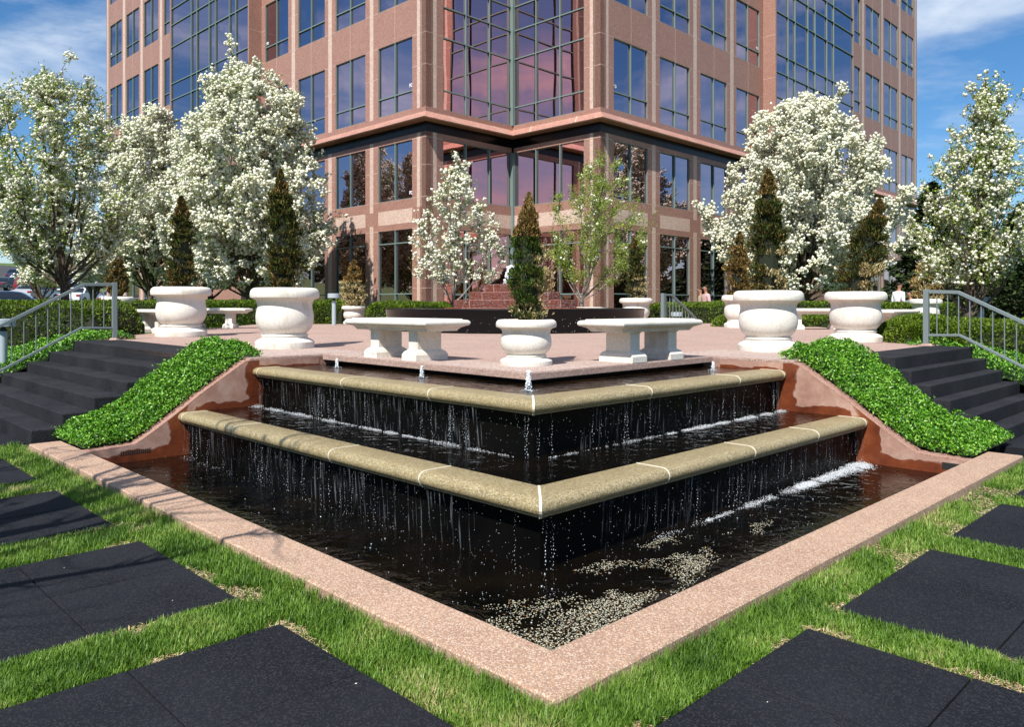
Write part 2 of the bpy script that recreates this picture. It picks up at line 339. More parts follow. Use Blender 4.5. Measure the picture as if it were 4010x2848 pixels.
try: sc.cycles.max_bounces = 6; sc.cycles.transparent_max_bounces = 12; sc.cycles.caustics_reflective = False; sc.cycles.caustics_refractive = False
except Exception: pass
# ------------------------------------------------------------ setting: ground
def ground_h(x, y):
    a, b = toab(x, y)
    z = .088
    t = min(max((min(a, 30) + min(b, 30) - 10) / 8, 0), 1); z += t * t * (3 - 2 * t) * .62   # rises to the building's level
    fl = min(max((-x - 16) / 30, 0), 1) * min(max((y - 38) / 50, 0), 1); z += fl * 2.7
    far = min(max((math.hypot(x, y) - 92) / 60, 0), 1) if x < 0 else min(max((math.hypot(x, y) - 110) / 120, 0), 1); z += far * far * (3 - 2 * far) * (5.0 if x < 0 else 3)
    return z
ga = np.concatenate([-np.geomspace(700, 6, 22), np.linspace(-5, -1, 5), [-.40, -.34], np.linspace(1, 24, 24), np.geomspace(26, 900, 26)])
gb = ga
V = []
for b_ in gb:
    for a_ in ga:
        x, y, _ = W(a_, b_); z = ground_h(x, y)
        if a_ > -.36 and b_ > -.36 and a_ < 9.6 and b_ < 9.6 and (a_ < 7.2 or b_ > .5) and (b_ < 7.2 or a_ > .5): z = -.42
        V.append((x, y, z))
nx = len(ga)
F = [(j * nx + i, j * nx + i + 1, (j + 1) * nx + i + 1, (j + 1) * nx + i) for j in range(nx - 1) for i in range(nx - 1)]
m, nt, bs = mat('ground_lawn'); L = nt.links.new
n1 = N(nt, 'ShaderNodeTexNoise'); n1.inputs['Scale'].default_value = 1.1; n1.inputs['Detail'].default_value = 8; L(coords(nt), n1.inputs['Vector'])
r1 = ramp(nt, [(.3, (.05, .085, .015)), (.55, (.085, .13, .022)), (.72, (.13, .13, .045))]); L(n1.outputs['Fac'], r1.inputs['Fac']); L(r1.outputs[0], bs.inputs['Base Color']); bs.inputs['Roughness'].default_value = .95
npm = npmesh('ground', V, F, [m]); tag(npm, kind='structure')
# parking lot, on the rising ground at the left
mb = MB(); pl = []
for j in range(9):
    yy = 56 + j * 7
    for xx in (-75, -60, -45, -32, -20):
        pl.append((xx, yy, ground_h(xx, yy) + .06))
mb.add(pl, [(j * 5 + i, j * 5 + i + 1, (j + 1) * 5 + i + 1, (j + 1) * 5 + i) for j in range(8) for i in range(4)])
tag(mb.build('parking_lot', M['asphalt']), kind='structure')
# ------------------------------------------------------------ black paving slabs in the lawn
SL = []   # rects a0,a1,b0,b1
GZ = .108
for b0, b1 in ((-.36, 1.035), (1.506, 2.90), (3.43, 4.84), (5.42, 6.72)):
    for a1 in (-.80, -2.74):
        SL.append((a1 - 1.4, a1, b0, b1))
for a0, a1 in ((-.42, .973), (1.31, 2.70), (3.10, 4.32), (4.70, 5.95)):
    for b1 in (-.78, -2.70):
        if a0 < 0 and b1 < -2: continue
        SL.append((a0, a1, b1 - 1.4, b1))
for (a0, a1, b0, b1) in SL:
    mb = MB(); am, bm_ = (a0 + a1) / 2, (b0 + b1) / 2; g = .004
    for p0, p1 in ((a0, am - g), (am + g, a1)):
        for q0, q1 in ((b0, bm_ - g), (bm_ + g, b1)):
            dz = rng.uniform(-.002, .002)
            mb.prism([(p0, q0), (p1, q0), (p1, q1), (p0, q1)], .02, GZ + dz, T=W)
    tag(mb.build('paving_slab', M['paver'], bevel=.004), kind='structure', group='black paving slabs in the lawn')
# black landing at the foot of both stairs
mb = MB(); mb.prism([(-1.9, 7.62), (-.40, 7.62), (-.40, 12), (-1.9, 12)], .0, GZ, T=W); tag(mb.build('stair_landing', M['paver'], bevel=.004), kind='structure')
mb = MB(); mb.prism([(7.2, -1.9), (11, -1.9), (11, -.05), (7.2, -.05)], .0, GZ, T=W); tag(mb.build('stair_landing', M['paver'], bevel=.004), kind='structure')
# ------------------------------------------------------------ plaza
bL, aR = 6.25, 5.72
ES, ET = 2.56, 2.60    # plaza edge on the two sides
def WP(a, b, dz=0):
    x, y, _ = W(a, b); return (x, y, pz(y) + dz)
poly = [(ES, ET), (ES, bL), (1.58, bL), (1.58, 6.45), (1.58, 6.95), (1.30, 6.95), (1.30, 11.6), (2.2, 13.2), (9, 20), (14.6, 20), (15, 15), (20, 14.6), (20, 9), (12.8, 2.2), (9.7, 1.30), (6.6, 1.30), (6.6, 1.58), (6.0, 1.58), (aR, 1.58), (aR, ET)]
mb = MB(); mb.loops([[WP(a, b, -.068) for a, b in poly], [WP(a, b) for a, b in poly]])
plz = mb.build('plaza', M['plaza'], bevel=.006); tag(plz, kind='structure')
# grey border band of the plaza edge, laid 4 mm proud
bw = .62
mb = MB()
q = [(ES + .012, ET + .012), (ES + .012, bL - .01), (ES + bw, bL - .01), (ES + bw, ET + bw), (aR - .01, ET + bw), (aR - .01, ET + .012)]
mb.loops([[WP(a, b, .001) for a, b in q], [WP(a, b, .005) for a, b in q]])
for q in ([(1.6, bL + .02), (ES + bw, bL + .02), (ES + bw, 7.6), (1.6, 7.6)], [(aR + .02, 1.6), (7.0, 1.6), (7.0, ET + bw), (aR + .02, ET + bw)]):
    mb.loops([[WP(a, b, .001) for a, b in q], [WP(a, b, .005) for a, b in q]])
tag(mb.build('plaza_border', M['slabedge']), kind='structure')
# ------------------------------------------------------------ cascade fountain
cf = empty('cascade_fountain', W(0, 0, 0), 'two-tier corner cascade fountain with tan stone lips and pink aggregate coping around a dark pool', 'fountain')
def part(mb_, name, m_, root, **k):
    o = mb_.build(name, m_, None, **k); o.parent = root; o.matrix_parent_inverse = Matrix.LocRotScale(root.location, root.rotation_euler, None).inverted(); return o
def strip_side(prof, q0, side, e, T=W):
    """sweep a cross-section (q inward, z) along one arm; side 0 = left arm (along b), 1 = right arm"""
    if side == 0: return [[T(q0[0] + q, q0[1] + q, z) for q, z in prof], [T(q0[0] + q, e, z) for q, z in prof]]
    return [[T(q0[0] + q, q0[1] + q, z) for q, z in prof], [T(e, q0[1] + q, z) for q, z in prof]]
def ends(side): return bL if side == 0 else aR
# coping
for side in (0, 1):
    mb = MB(); e = 7.12 if side == 0 else 6.35
    prof = [(-.31, .0), (-.31, .155), (-.30, .165), (-.008, .165), (0, .157), (0, -.3)]
    mb.loops(strip_side(prof, (-.17, -.17), side, e)); part(mb, 'coping', M['coping'], cf, smooth=False)
def lipprof(z0, z1):
    h_ = z1 - z0; pr = [(.30, z0 + .0), (.02, z0)]
    for k in range(9):
        t = R(-60 + k * 18.75); pr.append((.055 - .07 * math.cos(t), z0 + h_ * .5 + h_ * .5 * math.sin(t)))
    pr += [(.28, z1), (.30, z1 - .01)]
    return pr
def lip(z0, z1, q0, joints, T=W):
    for side in (0, 1):
        e = ends(side); o = part(MB().loops(strip_side(lipprof(z0, z1), q0, side, e)), 'lip', M['lip'], cf, smooth=True)
        pr = [(q - (.0035 if q < .1 else 0), z + (.0035 if z > z0 + .03 else -.001)) for q, z in lipprof(z0, z1)[1:-1]]
        rgs = []
        for t in list(joints[side]) + [e - .10 if side == 0 else e - .05]:
            if side == 0: rgs.append([[T(q0[0] + q, t + d_, z) for q, z in pr] for d_ in (-.005, .005)])
            else: rgs.append([[T(t + d_, q0[1] + q, z) for q, z in pr] for d_ in (-.005, .005)])
        if side == 0: rgs.append([[T(q0[0] + q + s_ * .006, q0[1] + q - s_ * .006, z) for q, z in pr] for s_ in (-1, 1)])
        for rg in rgs:
            j = MB().loops(rg).build('mortar_joint', M['mortar']); j.parent = o
LP = (.765, .78); UP = (1.634, 1.676)
lip(.36, .472, LP, ((1.95, 3.15, 4.9), (2.1, 3.35, 4.55)))
lip(.81, .918, UP, ((2.95, 4.35), (3.15, 4.7)))
# walls behind the falls and under the slab
for side in (0, 1):
    part(MB().loops(strip_side([(.11, -.3), (.11, .359), (.26, .359), (.26, -.3)], LP, side, ends(side))), 'falls_wall', M['blackwall'], cf)
    part(MB().loops(strip_side([(.11, .1), (.11, .809), (.26, .809), (.26, .1)], UP, side, ends(side))), 'falls_wall', M['blackwall'], cf)
    part(MB().loops(strip_side([(.16, .5), (.16, .95), (.3, .95), (.3, .5)], (ES, ET), side, ends(side))), 'back_wall', M['blackwall'], cf)
# wing walls
wp = [(-.17, .160), (.18, .172), (.30, .19), (.42, .25), (.56, .345), (.79, .51), (1.0, .655), (1.2, .79), (1.4, .92), (1.53, .995), (1.60, PZ - .004)]
rag = lambda k: .006 * math.sin(k * 2.3)
for side in (0, 1):
    mb = MB()
    top = [(q_, z_ + rag(k)) for k, (q_, z_) in enumerate(wp)]
    pf = [(top[0][0], -.3)] + top + [(2.74, PZ - .004), (2.74, -.3)]
    e0 = ends(side); rings = []
    for d_ in (0, .16):
        if side == 0: rings.append([W(q_, e0 + d_, z_) for q_, z_ in pf])
        else: rings.append([W(e0 + d_, q_, z_) for q_, z_ in pf])
    ww = part(mb.loops(rings), 'wing_wall', M['wing'], cf, bevel=.008)
    # rust and lime film left by the spray on the inner face (the stain keeps its own place and shape)
    Qg, Zg = 110, 46; Vv = []; att = []
    for iq in range(Qg + 1):
        q_ = -.12 + (2.5 + .12) * iq / Qg; zt_ = float(np.interp(q_, [p_[0] for p_ in wp], [p_[1] for p_ in wp])) - .016
        for iz in range(Zg + 1):
            z_ = -.05 + (zt_ + .05) * iz / Zg; n_ = .10 * nz(q_ * 5 + side * 9, z_ * 5) + .05 * nz(q_ * 16, z_ * 16, side)
            lo_ = np.clip((q_ - .60 + n_) / .10, 0, 1) if z_ < .47 else 0
            dlow = np.clip(1 - (z_ - .05 - .06 * q_ + n_ * .5) / .07, 0, 1) if q_ < .9 else 0
            hi_ = (np.clip((q_ - 1.50 + n_ * .9) / .10, 0, 1) if z_ > .45 else 0) * (np.clip((.945 + n_ * .2 - z_) / .02, 0, 1) if q_ > 1.70 else 1); d2_ = np.clip(1 - (z_ - .50 + n_ * .5) / .07, 0, 1) if q_ > .95 and z_ > .44 else 0
            top_ = np.clip((q_ - .60) / .12, 0, 1) * np.clip(1 - abs(q_ - .76 + (z_ - .4) * -.5) / .14, 0, 1)
            st_ = max(lo_ if q_ < 1.1 or z_ < .45 else 0, dlow, hi_, d2_, top_ * .7)
            Vv.append(W(q_, e0 - .004, z_) if side == 0 else W(e0 - .004, q_, z_)); att.append(float(st_))
    Fg = [(i_ * (Zg + 1) + j_, i_ * (Zg + 1) + j_ + 1, (i_ + 1) * (Zg + 1) + j_ + 1, (i_ + 1) * (Zg + 1) + j_) for i_ in range(Qg) for j_ in range(Zg)]
    so_ = npmesh('stained_face', Vv, Fg, [M['stainface']], parent=ww)
    at_ = so_.data.attributes.new('stain', 'FLOAT', 'POINT'); at_.data.foreach_set('value', np.array(att, dtype=np.float32))
mb = MB()   # drain grate in the left wing wall
for k in range(14): mb.box(.16 + k * .022, .172 + k * .022, bL - .006, bL + .004, .075, .115, T=W)
mb.box(.155, .475, bL - .004, bL + .004, .070, .075, T=W); mb.box(.155, .475, bL - .004, bL + .004, .115, .12, T=W)
part(mb, 'drain_grate', M['grate'], cf)
mb = MB(); mb.box(aR - .005, aR + .003, -.12, .06, .045, .115, T=W); part(mb, 'drain_outlet', M['grate'], cf)
# bed of the pools
mb = MB(); mb.prism([(-.17, -.17), (-.17, bL), (3, bL), (3, 3), (aR, 3), (aR, -.17)], -.32, -.30, T=W); part(mb, 'pool_floor', M['blackwall'], cf)
def wsheet(name, q0, q1, z, m_):
    mb = MB()
    mb.add([W(q0[0], q0[1], z), W(q0[0], bL, z), W(q1[0], bL, z), W(q1[0], q1[1], z)], [(0, 1, 2, 3)])
    mb.add([W(q0[0], q0[1], z), W(q1[0], q1[1], z), W(aR, q1[1], z), W(aR, q0[1], z)], [(0, 1, 2, 3)])
    return tag(mb.build(name, m_), kind='structure')
wsheet('water', (-.17, -.17), (LP[0] + .11, LP[1] + .11), 0.0, M['water'])
wsheet('water', (LP[0] + .30, LP[1] + .30), (UP[0] + .11, UP[1] + .11), .466, M['water'])
wsheet('water', (UP[0] + .30, UP[1] + .30), (ES + .16, ET + .16), .911, M['watertop'])
# ------------------------------------------------------------ falling water, foam, drops
def arm_pts(side, t, q0, qi, z):
    a = np.where(side == 0, q0[0] + qi, t); b = np.where(side == 0, t, q0[1] + qi)
    p = O[None] + a[:, None] * A[None] + b[:, None] * B[None]
    return np.column_stack([p, z])
def fall(q0, ztop, zbot, dens, name):
    Ps = []; S_ = []
    for side in (0, 1):
        e = ends(side); lo = q0[1] + .05 if side == 0 else q0[0] + .05; n = int((e - lo) * dens)
        ts = rng.uniform(lo, e - .02, n); u = (ts - lo) / (e - lo)
        keep = rng.random(n) < np.clip(-.08 + .5 * u + 1.7 * np.array([nz(t_ * 2.3 + ztop * 7, side * 5.0, .3) + .6 * nz(t_ * 9, side * 3.0, 8) for t_ in ts]), .04, 1); ts = ts[keep]
        for t in ts:
            zz = ztop; tt = t; q = .035; vz = 0; big = rng.uniform(.5, 1.2); stop = zbot + (0 if rng.random() < .55 else rng.uniform(0, .3)); 
            if rng.random() < .35: zz -= rng.uniform(0, .25)
            while zz > stop:
                fr = (ztop - zz) / (ztop - zbot)
                Ps.append((side, tt + rng.normal() * .0035, q + fr * .02 * rng.random(), zz)); S_.append(big * rng.uniform(.0010, .0030) * (.7 + fr))
                zz -= rng.uniform(.006, .02) + fr * .016; tt += rng.normal() * .0022; q -= .0007
        n = int((e - lo) * 90); tt = rng.uniform(lo, e, n); zz = zbot + (ztop - zbot) * rng.random(n)
        Ps += [(side, a_, rng.uniform(-.06, .08), z_) for a_, z_ in zip(tt, zz)]; S_ += list(rng.uniform(.0007, .0021, n))
    Ps = np.array(Ps); S_ = np.array(S_)
    P = np.where(Ps[:, :1] == 0, 1, 0)
    pts = arm_pts(Ps[:, 0], Ps[:, 1], q0, Ps[:, 2], Ps[:, 3])
    V_, F_ = blobs(pts, S_, squash=(1, 1, 2.1))
    return tag(npmesh(name, V_, F_, [M['drop']]), 'strings of bright drops falling from the %s tan stone lip' % ('lower' if q0 is LP else 'upper'), 'waterfall', kind='stuff')
fall(LP, .36, .0, 19, 'falling_drops'); fall(UP, .81, .466, 34, 'falling_drops')
mb = MB()
for q0, z1, z0 in ((LP, .365, 0), (UP, .815, .466)):
    for side in (0, 1):
        e = ends(side); lo = (q0[1] if side == 0 else q0[0]) + .6; n = 40
        for k in range(n):
            t0 = lo + (e - lo) * k / n; t1 = lo + (e - lo) * (k + 1) / n
            f0 = .03 + .006 * math.sin(t0 * 31); f1 = .03 + .006 * math.sin(t1 * 31)
            c = [(t0, f0, z1), (t1, f1, z1), (t1, f1 + .02, z0), (t0, f0 + .02, z0)]
            mb.add([W(q0[0] + f, t, z) if side == 0 else W(t, q0[1] + f, z) for t, f, z in c], [(0, 1, 2, 3)])
tag(mb.build('falling_water', M['veil'], smooth=True), 'thin torn veils of water streaming down the black fountain walls', 'waterfall', kind='stuff')
def foam(q0, z, name, segs, lab):
    Ps = []; Sz = []
    for side, t0, t1, w0, w1, n in segs:
        u = rng.random(n); t = t0 + (t1 - t0) * u; mod = np.clip(.5 + 1.3 * np.array([nz(t_ * 4.1, side * 7.0, z * 9) + .7 * nz(t_ * 15, side * 3.0, z * 5) for t_ in t]), .02, 1.6); kk = rng.random(n) < mod; t = t[kk]; u = u[kk]; mod = mod[kk]; n = len(t); wd = w0 + (w1 - w0) * u
        off = rng.normal(size=n) * wd * (.4 + .6 * mod) - .012
        zz = z + np.abs(rng.normal(size=n)) * (.003 + wd * .22) * np.exp(-np.abs(off) / (wd + .01)) * (.4 + mod)
        Ps.append(arm_pts(np.full(n, side), t, q0, off, zz)); Sz.append(rng.uniform(.0014, .0045, n) * (.6 + 4 * wd))
    P = np.vstack(Ps); V_, F_ = blobs(P, np.concatenate(Sz))
    tag(npmesh(name, V_, F_, [M['foam']]), lab, 'foam', kind='stuff')
foam(LP, 0.0, 'foam', [(1, 2.6, 4.1, .010, .04, 2600), (1, 4.1, aR - .02, .035, .075, 12000), (0, 2.2, 4.8, .02, .03, 90), (0, 4.8, bL - .1, .03, .03, 160), (1, 1.8, 2.8, .015, .03, 300)], 'white foam where water lands in the lowest pool')
foam(UP, .467, 'foam', [(0, 2.9, bL - .05,   .012, .028, 5200), (0, 1.8, 2.9, .012, .02, 900), (1, 3.2, aR - .03, .014, .034, 5000), (1, 1.8, 3.2, .01, .018, 700)], 'white foam where water lands in the middle pool')
# bubbles and splashes on the lowest pool
n = 520; t = rng.uniform(0, 1, n) ** 1.2; sd = rng.integers(0, 2, n)
tt = np.where(sd == 0, .2 + 5.3 * t, .2 + 4.6 * t); q = rng.uniform(-.62, .02, n)
P1_ = arm_pts(sd, tt, LP, q, np.full(n, .003)); sz = rng.choice([.002, .003, .004, .007], n, p=[.5, .32, .14, .04])
V_, F_ = blobs(P1_, sz, squash=(1, 1, .8)); tag(npmesh('water_bubbles', V_, F_, [M['drop']]), 'scattered splash drops and bubbles on the dark lowest pool', 'bubbles', kind='stuff')
# petals drifting in the front corner
n = 28000; a = rng.uniform(-.14, 3.2, n); b = rng.uniform(-.15, .74, n); keep = []
for i in range(n):
    s_ = nz(a[i] * 2.2 + 3, b[i] * 4.5, 1.7) + .55 * nz(a[i] * 6, b[i] * 9, 4)
    c_ = .95 - abs(b[i] - (.20 + .12 * a[i])) * 2.3 - max(a[i] - .9, 0) * .62
    if a[i] < .05 and b[i] < -.02: c_ -= .6
    keep.append(s_ + c_ * .75 > rng.uniform(.12, .75))
keep = np.array(keep); a = a[keep]; b = b[keep]; n = len(a); print('petals', n)
p = O[None] + a[:, None] * A + b[:, None] * B; P = np.column_stack([p, np.full(n, .004) + rng.uniform(0, .002, n)])
nr = np.tile([0, 0, 1.0], (n, 1)) + rng.normal(size=(n, 3)) * .12; nr /= np.linalg.norm(nr, axis=1)[:, None]
mi = (rng.random(n) < .08).astype(int)
V_, F_ = leaves(P, nr, rng.uniform(.007, .013, n), rng.uniform(.006, .010, n), .1)
tag(npmesh('floating_petals', V_, F_, [foliage('petal', [(0, (.28, .26, .17)), (1, (.62, .59, .46))], .7, 0), foliage('dead_leaf', [(0, (.2, .06, .01)), (1, (.35, .2, .05))], .7, 0)], np.repeat(mi, 2)), 'drift of fallen white petals on the water in the front corner of the pool', 'petals', kind='stuff')
# bubbler jets
def jet(p, h_, r_, label, grp='bubbler jets in the top pool'):  # the ring of drops is one ragged sheet
    o0 = empty('water_jet', p, label, 'water jet', grp)
    n = 260; u = rng.random(n) ** .8; th = rng.uniform(0, 6.283, n); rr = r_ * (1 - .55 * u) * np.sqrt(rng.random(n))
    P = np.column_stack([rr * np.cos(th), rr * np.sin(th), u * h_]); V_, F_ = blobs(P, rng.uniform(.12, .34, n) * r_)
    c = npmesh('column', V_, F_, [M['foam']], smooth=True, parent=o0)
    n = 60; th = rng.uniform(0, 6.283, n); rr = r_ * rng.uniform(.8, 2.6, n)
    V_, F_ = blobs(np.column_stack([rr * np.cos(th), rr * np.sin(th), rng.uniform(0, .01, n)]), rng.uniform(.05, .16, n) * r_)
    npmesh('splash_ring', V_, F_, [M['drop']], parent=o0)
for px, py, hh, lb in ((1320, 1440, 34, 'leftmost small white jet in the top pool beside the left bench'), (1652, 1480, 46, 'small white jet in the top pool in front of the left bench'), (2070, 1532, 78, 'tallest white bubbler jet, at the front corner of the top pool'), (2792, 1452, 34, 'small white jet at the right end of the top pool')):
    p = at(px, py, .912); jet(tuple(p), hh / FPX * p[1], .024 if hh < 60 else .032, lb)

# ------------------------------------------------------------ stairs
def stairs(side, noses, zs, t0, t1, label):
    n = len(noses); root = empty('staircase', W(noses[-1], t0, .1) if side == 0 else W(t0, noses[-1], .1), label, 'stairs', 'black stairs beside the fountain')
    for i in range(n):
        back = 2.0 if side == 0 else 1.55
        z0 = .02
        p0 = noses[i]; p1 = back if i == 0 else noses[i - 1] - .0005
        mb = MB(); q = [(p0, t0), (p1, t0), (p1, t1), (p0, t1)]
        if side == 1: q = [(v_, u_) for u_, v_ in q]
        zt = zs[i]
        def T(a_, b_, z_): return W(a_, b_, z_) if z_ < .9 or i else WP(a_, b_, .006)
        if i == 0: mb.loops([[W(a_, b_, .02) for a_, b_ in q], [WP(a_, b_, .006) for a_, b_ in q]])
        else: mb.prism(q, z0 if i < n - 1 else .02, zt, T=W)
        part(mb, 'step', M['steps'], root, bevel=.012)
zs = [1.04, .885, .73, .575, .42, .265]
stairs(0, [1.30, .93, .61, .25, -.08, -.39], zs, 7.43, 12.1, 'black stone stairs at the left, between the leafy bank and the grey railing')
stairs(1, [.97, .79, .58, .38, .16, -.08], zs, 7.05, 10.1, 'black stone stairs at the right, between the leafy bank and the grey railing')
# ------------------------------------------------------------ railings
def railing(root, plane, side, post, bend, end, lowb, lowe, base, balus, w=.05):
    def Q(t, z): return W(t, plane, z) if side == 0 else W(plane, t, z)
    mb = MB(); mb.bar(Q(post[0], base), Q(post[0], post[1] + .015), .075, .075); part(mb, 'post', M['rail'], root, bevel=.006)
    mb = MB(); mb.bar(Q(post[0] + .1, base + .001), Q(post[0] - .1, base + .001), .2, .012); mb.rect([(.07, .07, 0), (.045, .045, .03)], Q(post[0], base + .005)); part(mb, 'foot_plate', M['plaza'], root)
    for nm, p, q, r_ in (('handrail', post, bend, end), ('lower_rail', (post[0], lowb[1] + .01), lowb, lowe)):
        mb = MB(); h_ = w if nm == 'handrail' else .035
        mb.bar(Q(p[0] - .035, p[1] - .02), Q(q[0], q[1]), .05, h_); mb.bar(Q(q[0] + .004, q[1] + .003), Q(*r_), .0495, h_); part(mb, nm, M['rail'], root, bevel=.004)
    for t in balus:
        def zl(p, q, r_): return q[1] if t > q[0] else q[1] + (r_[1] - q[1]) * (t - q[0]) / (r_[0] - q[0])
        mb = MB(); mb.tube([Q(t, zl(None, lowb, lowe) + .012), Q(t, zl(None, bend, end) - .015)], .0085, 8); part(mb, 'baluster', M['rail'], root)
rl = empty('stair_railing', W(1.92, 12.0, 1.1), 'long grey steel railing beside the left stairs', 'railing', 'grey steel stair railings')
railing(rl, 12.0, 0, (1.92, 2.03), (1.44, 2.0), (-.75, .77), (1.40, 1.27), (-.75, .06), 1.05, [1.92 - .17 * k for k in range(1, 16)])
rl = empty('stair_railing', W(9.95, 1.548, 1.04), 'long grey steel railing beside the right stairs', 'railing', 'grey steel stair railings')
railing(rl, 9.95, 1, (1.548, 1.875), (1.119, 1.84), (-.75, .86), (1.10, 1.216), (-.75, .24), 1.045, [1.548 - .145 * k for k in range(1, 16)])
rl = empty('stair_railing', (4.25, 22, 1.09), 'short dark grey railing sloping down behind the plaza, right of the tiered fountain', 'railing', 'grey steel stair railings')
p0 = Vector((4.25, 22, 1.09)); dA = Vector((A[0], A[1], 0))
mb = MB(); mb.bar(p0, p0 + Vector((0, 0, .9)), .1, .1); part(mb, 'post', M['rail'], rl)
mb = MB(); mb.bar(p0 + Vector((0, 0, .86)), p0 + dA * .42 + Vector((0, 0, .86)), .06, .05); mb.bar(p0 + dA * .42 + Vector((0, 0, .86)), p0 + dA * 2.6 + Vector((0, 0, -.35)), .06, .05); part(mb, 'handrail', M['rail'], rl)
for k in range(1, 14):
    s_ = .16 * k; zt = .84 if s_ < .42 else .84 - (s_ - .42) * .555
    mb = MB(); q = p0 + dA * s_; mb.tube([q + Vector((0, 0, zt - .75)), q + Vector((0, 0, zt))], .011, 6); part(mb, 'baluster', M['rail'], rl)
# ------------------------------------------------------------ leafy banks (ground cover)
def prof_z(q):
    xs_ = [p_[0] for p_ in wp]; return float(np.interp(q, xs_, [p_[1] for p_ in wp]))
def ivy_bed(u0, u1, v0, v1, hfun, n, side, label, lsz=(.020, .037), name='ground_cover', runners=0, thick=.15):
    """u along the slope (q), v across; hfun(u,v) gives soil height"""
    mb = MB(); nu, nv = 20, 12; pts = []
    for i in range(nu + 1):
        for j in range(nv + 1):
            u = u0 + (u1 - u0) * i / nu; v = v0 + (v1 - v0) * j / nv; pts.append(W(u, v, hfun(u, v)) if side == 0 else W(v, u, hfun(u, v)))
    mb.add(pts, [(i * (nv + 1) + j, i * (nv + 1) + j + 1, (i + 1) * (nv + 1) + j + 1, (i + 1) * (nv + 1) + j) for i in range(nu) for j in range(nv)])
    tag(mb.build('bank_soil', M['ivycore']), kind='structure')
    n2 = int(n * 1.25); u = rng.uniform(u0, u1, n2); v = rng.uniform(v0 - .07, v1, n2)
    bump_ = np.array([.07 * nz(a_ * 3.1, b_ * 3.1, 2) + .06 * nz(a_ * 8, b_ * 8, 5) for a_, b_ in zip(u, v)])
    e_ = np.minimum(np.minimum(u - u0, u1 - u), np.minimum(v - v0 + .07, v1 - v)); e_ = np.clip(e_ / .12, 0, 1)
    cz = thick * (.35 + .65 * e_) * rng.beta(1.7, .9, n2) + bump_ * e_ + .012
    ss = e_ < .5; u = u + rng.normal(size=n2) * .02 * ss; v = v + rng.normal(size=n2) * .02 * ss
    z = np.array([hfun(a_, b_) for a_, b_ in zip(u, v)]) + cz
    if runners:
        for _ in range(runners):
            k = rng.integers(6, 16); uu = rng.uniform(u0 + .05, u1 - .05); vv = v1 - rng.uniform(-.03, .12) if rng.random() < .6 else rng.uniform(v0, v1); dz = rng.uniform(.05, .17)
            t = rng.random(k); u = np.append(u, uu + rng.normal(size=k) * .014); v = np.append(v, vv + rng.normal(size=k) * .014 + t * .05); z = np.append(z, hfun(uu, vv) + .06 + t * dz)
    m_ = len(u); a_, b_ = (u, v) if side == 0 else (v, u)
    p = O[None] + a_[:, None] * A + b_[:, None] * B; P = np.column_stack([p, z])
    nr = unit(m_) * .95 + np.array([0, -.22, .45])[None]; nr /= np.linalg.norm(nr, axis=1)[:, None]
    V1 = leaves(P, nr, rng.uniform(lsz[0], lsz[1], m_) * 1.15, rng.uniform(lsz[0], lsz[1], m_) * .66, .28)
    return tag(npmesh(name, V1[0], V1[1], [M['ivy']]), label, 'ground cover', kind='stuff')
hL = lambda u, v: prof_z(u) + .012 + .10 * math.sin(min(max((v - 6.42) / 1.3, 0), 1) * 3.14) * min(max((u + .1) / .5, 0), 1) * min(max((1.75 - u) / .4, 0), 1)
ivy_bed(-.16, 1.78, bL + .15, 7.68, hL, 22000, 0, 'bright green leafy ground cover on the bank left of the fountain', runners=46)
hR = lambda u, v: prof_z(u) + .012 + .12 * math.sin(min(max((v - aR - .2) / 1.4, 0), 1) * 3.14) * min(max((u + .1) / .5, 0), 1) * min(max((1.75 - u) / .4, 0), 1)
ivy_bed(-.16, 1.80, aR + .15, 7.34, hR, 22000, 1, 'bright green leafy ground cover on the bank right of the fountain', runners=40)
hL2 = lambda u, v: float(np.interp(u, [-2.2, -.4, 1.6, 2.4], [.12, .26, .98, 1.04])) 
ivy_bed(-2.0, 2.3, 12.12, 14.6, hL2, 16000, 0, 'leafy ground cover on the slope behind the left railing', lsz=(.03, .05), thick=.16)
ivy_bed(-2.2, 1.9, 10.12, 13.5, hL2, 18000, 1, 'leafy ground cover on the slope behind the right railing', lsz=(.026, .044), thick=.16)
# ------------------------------------------------------------ planters
PROF = [(0, 0), (.567, 0), (.572, .02), (.572, .105), (.55, .125), (.535, .135), (.50, .15), (.45, .17), (.432, .19), (.43, .195), (.447, .203), (.452, .215), (.447, .228), (.425, .235), (.412, .245), (.425, .258), (.462, .285), (.508, .33), (.538, .385), (.556, .45), (.560, .52), (.554, .58), (.541, .63), (.530, .675), (.527, .715), (.535, .755), (.555, .79), (.59, .815), (.64, .828), (.660, .84), (.668, .87), (.666, .92), (.648, .962), (.612, .99), (.57, 1.0), (.52, .995), (.50, .975), (.48, .93), (0, .925)]
def planter(pxc, front, wbase, hpx, kr, label, Yfix=None):
    Yf = plaza_pt(pxc, front)[1] if Yfix is None else Yfix
    H = hpx / FPX * Yf; rb = .5 * wbase / FPX * Yf; Yc = Yf + rb; H *= Yc / Yf; X = (pxc - CXP) / FPX * Yc; z = pz(Yc) + .001
    root = empty('planter', (X, Yc, z), label, 'planter', 'white stone planters')
    k = rb * Yc / Yf / .570
    mb = MB().lathe([(r_ * k, h_ * H) for r_, h_ in PROF[:-2]] + [(.47 * k, .90 * H)], n=56)
    o = mb.build('urn', M['white'], root, smooth=True)
    MB().lathe([(0, .895 * H), (.49 * k, .90 * H), (.475 * k, .935 * H), (.2 * k, .955 * H), (0, .96 * H)], n=24).build('potting_soil', M['soil'], root)
    return (X, Yc, z + .94 * H, .47 * k)
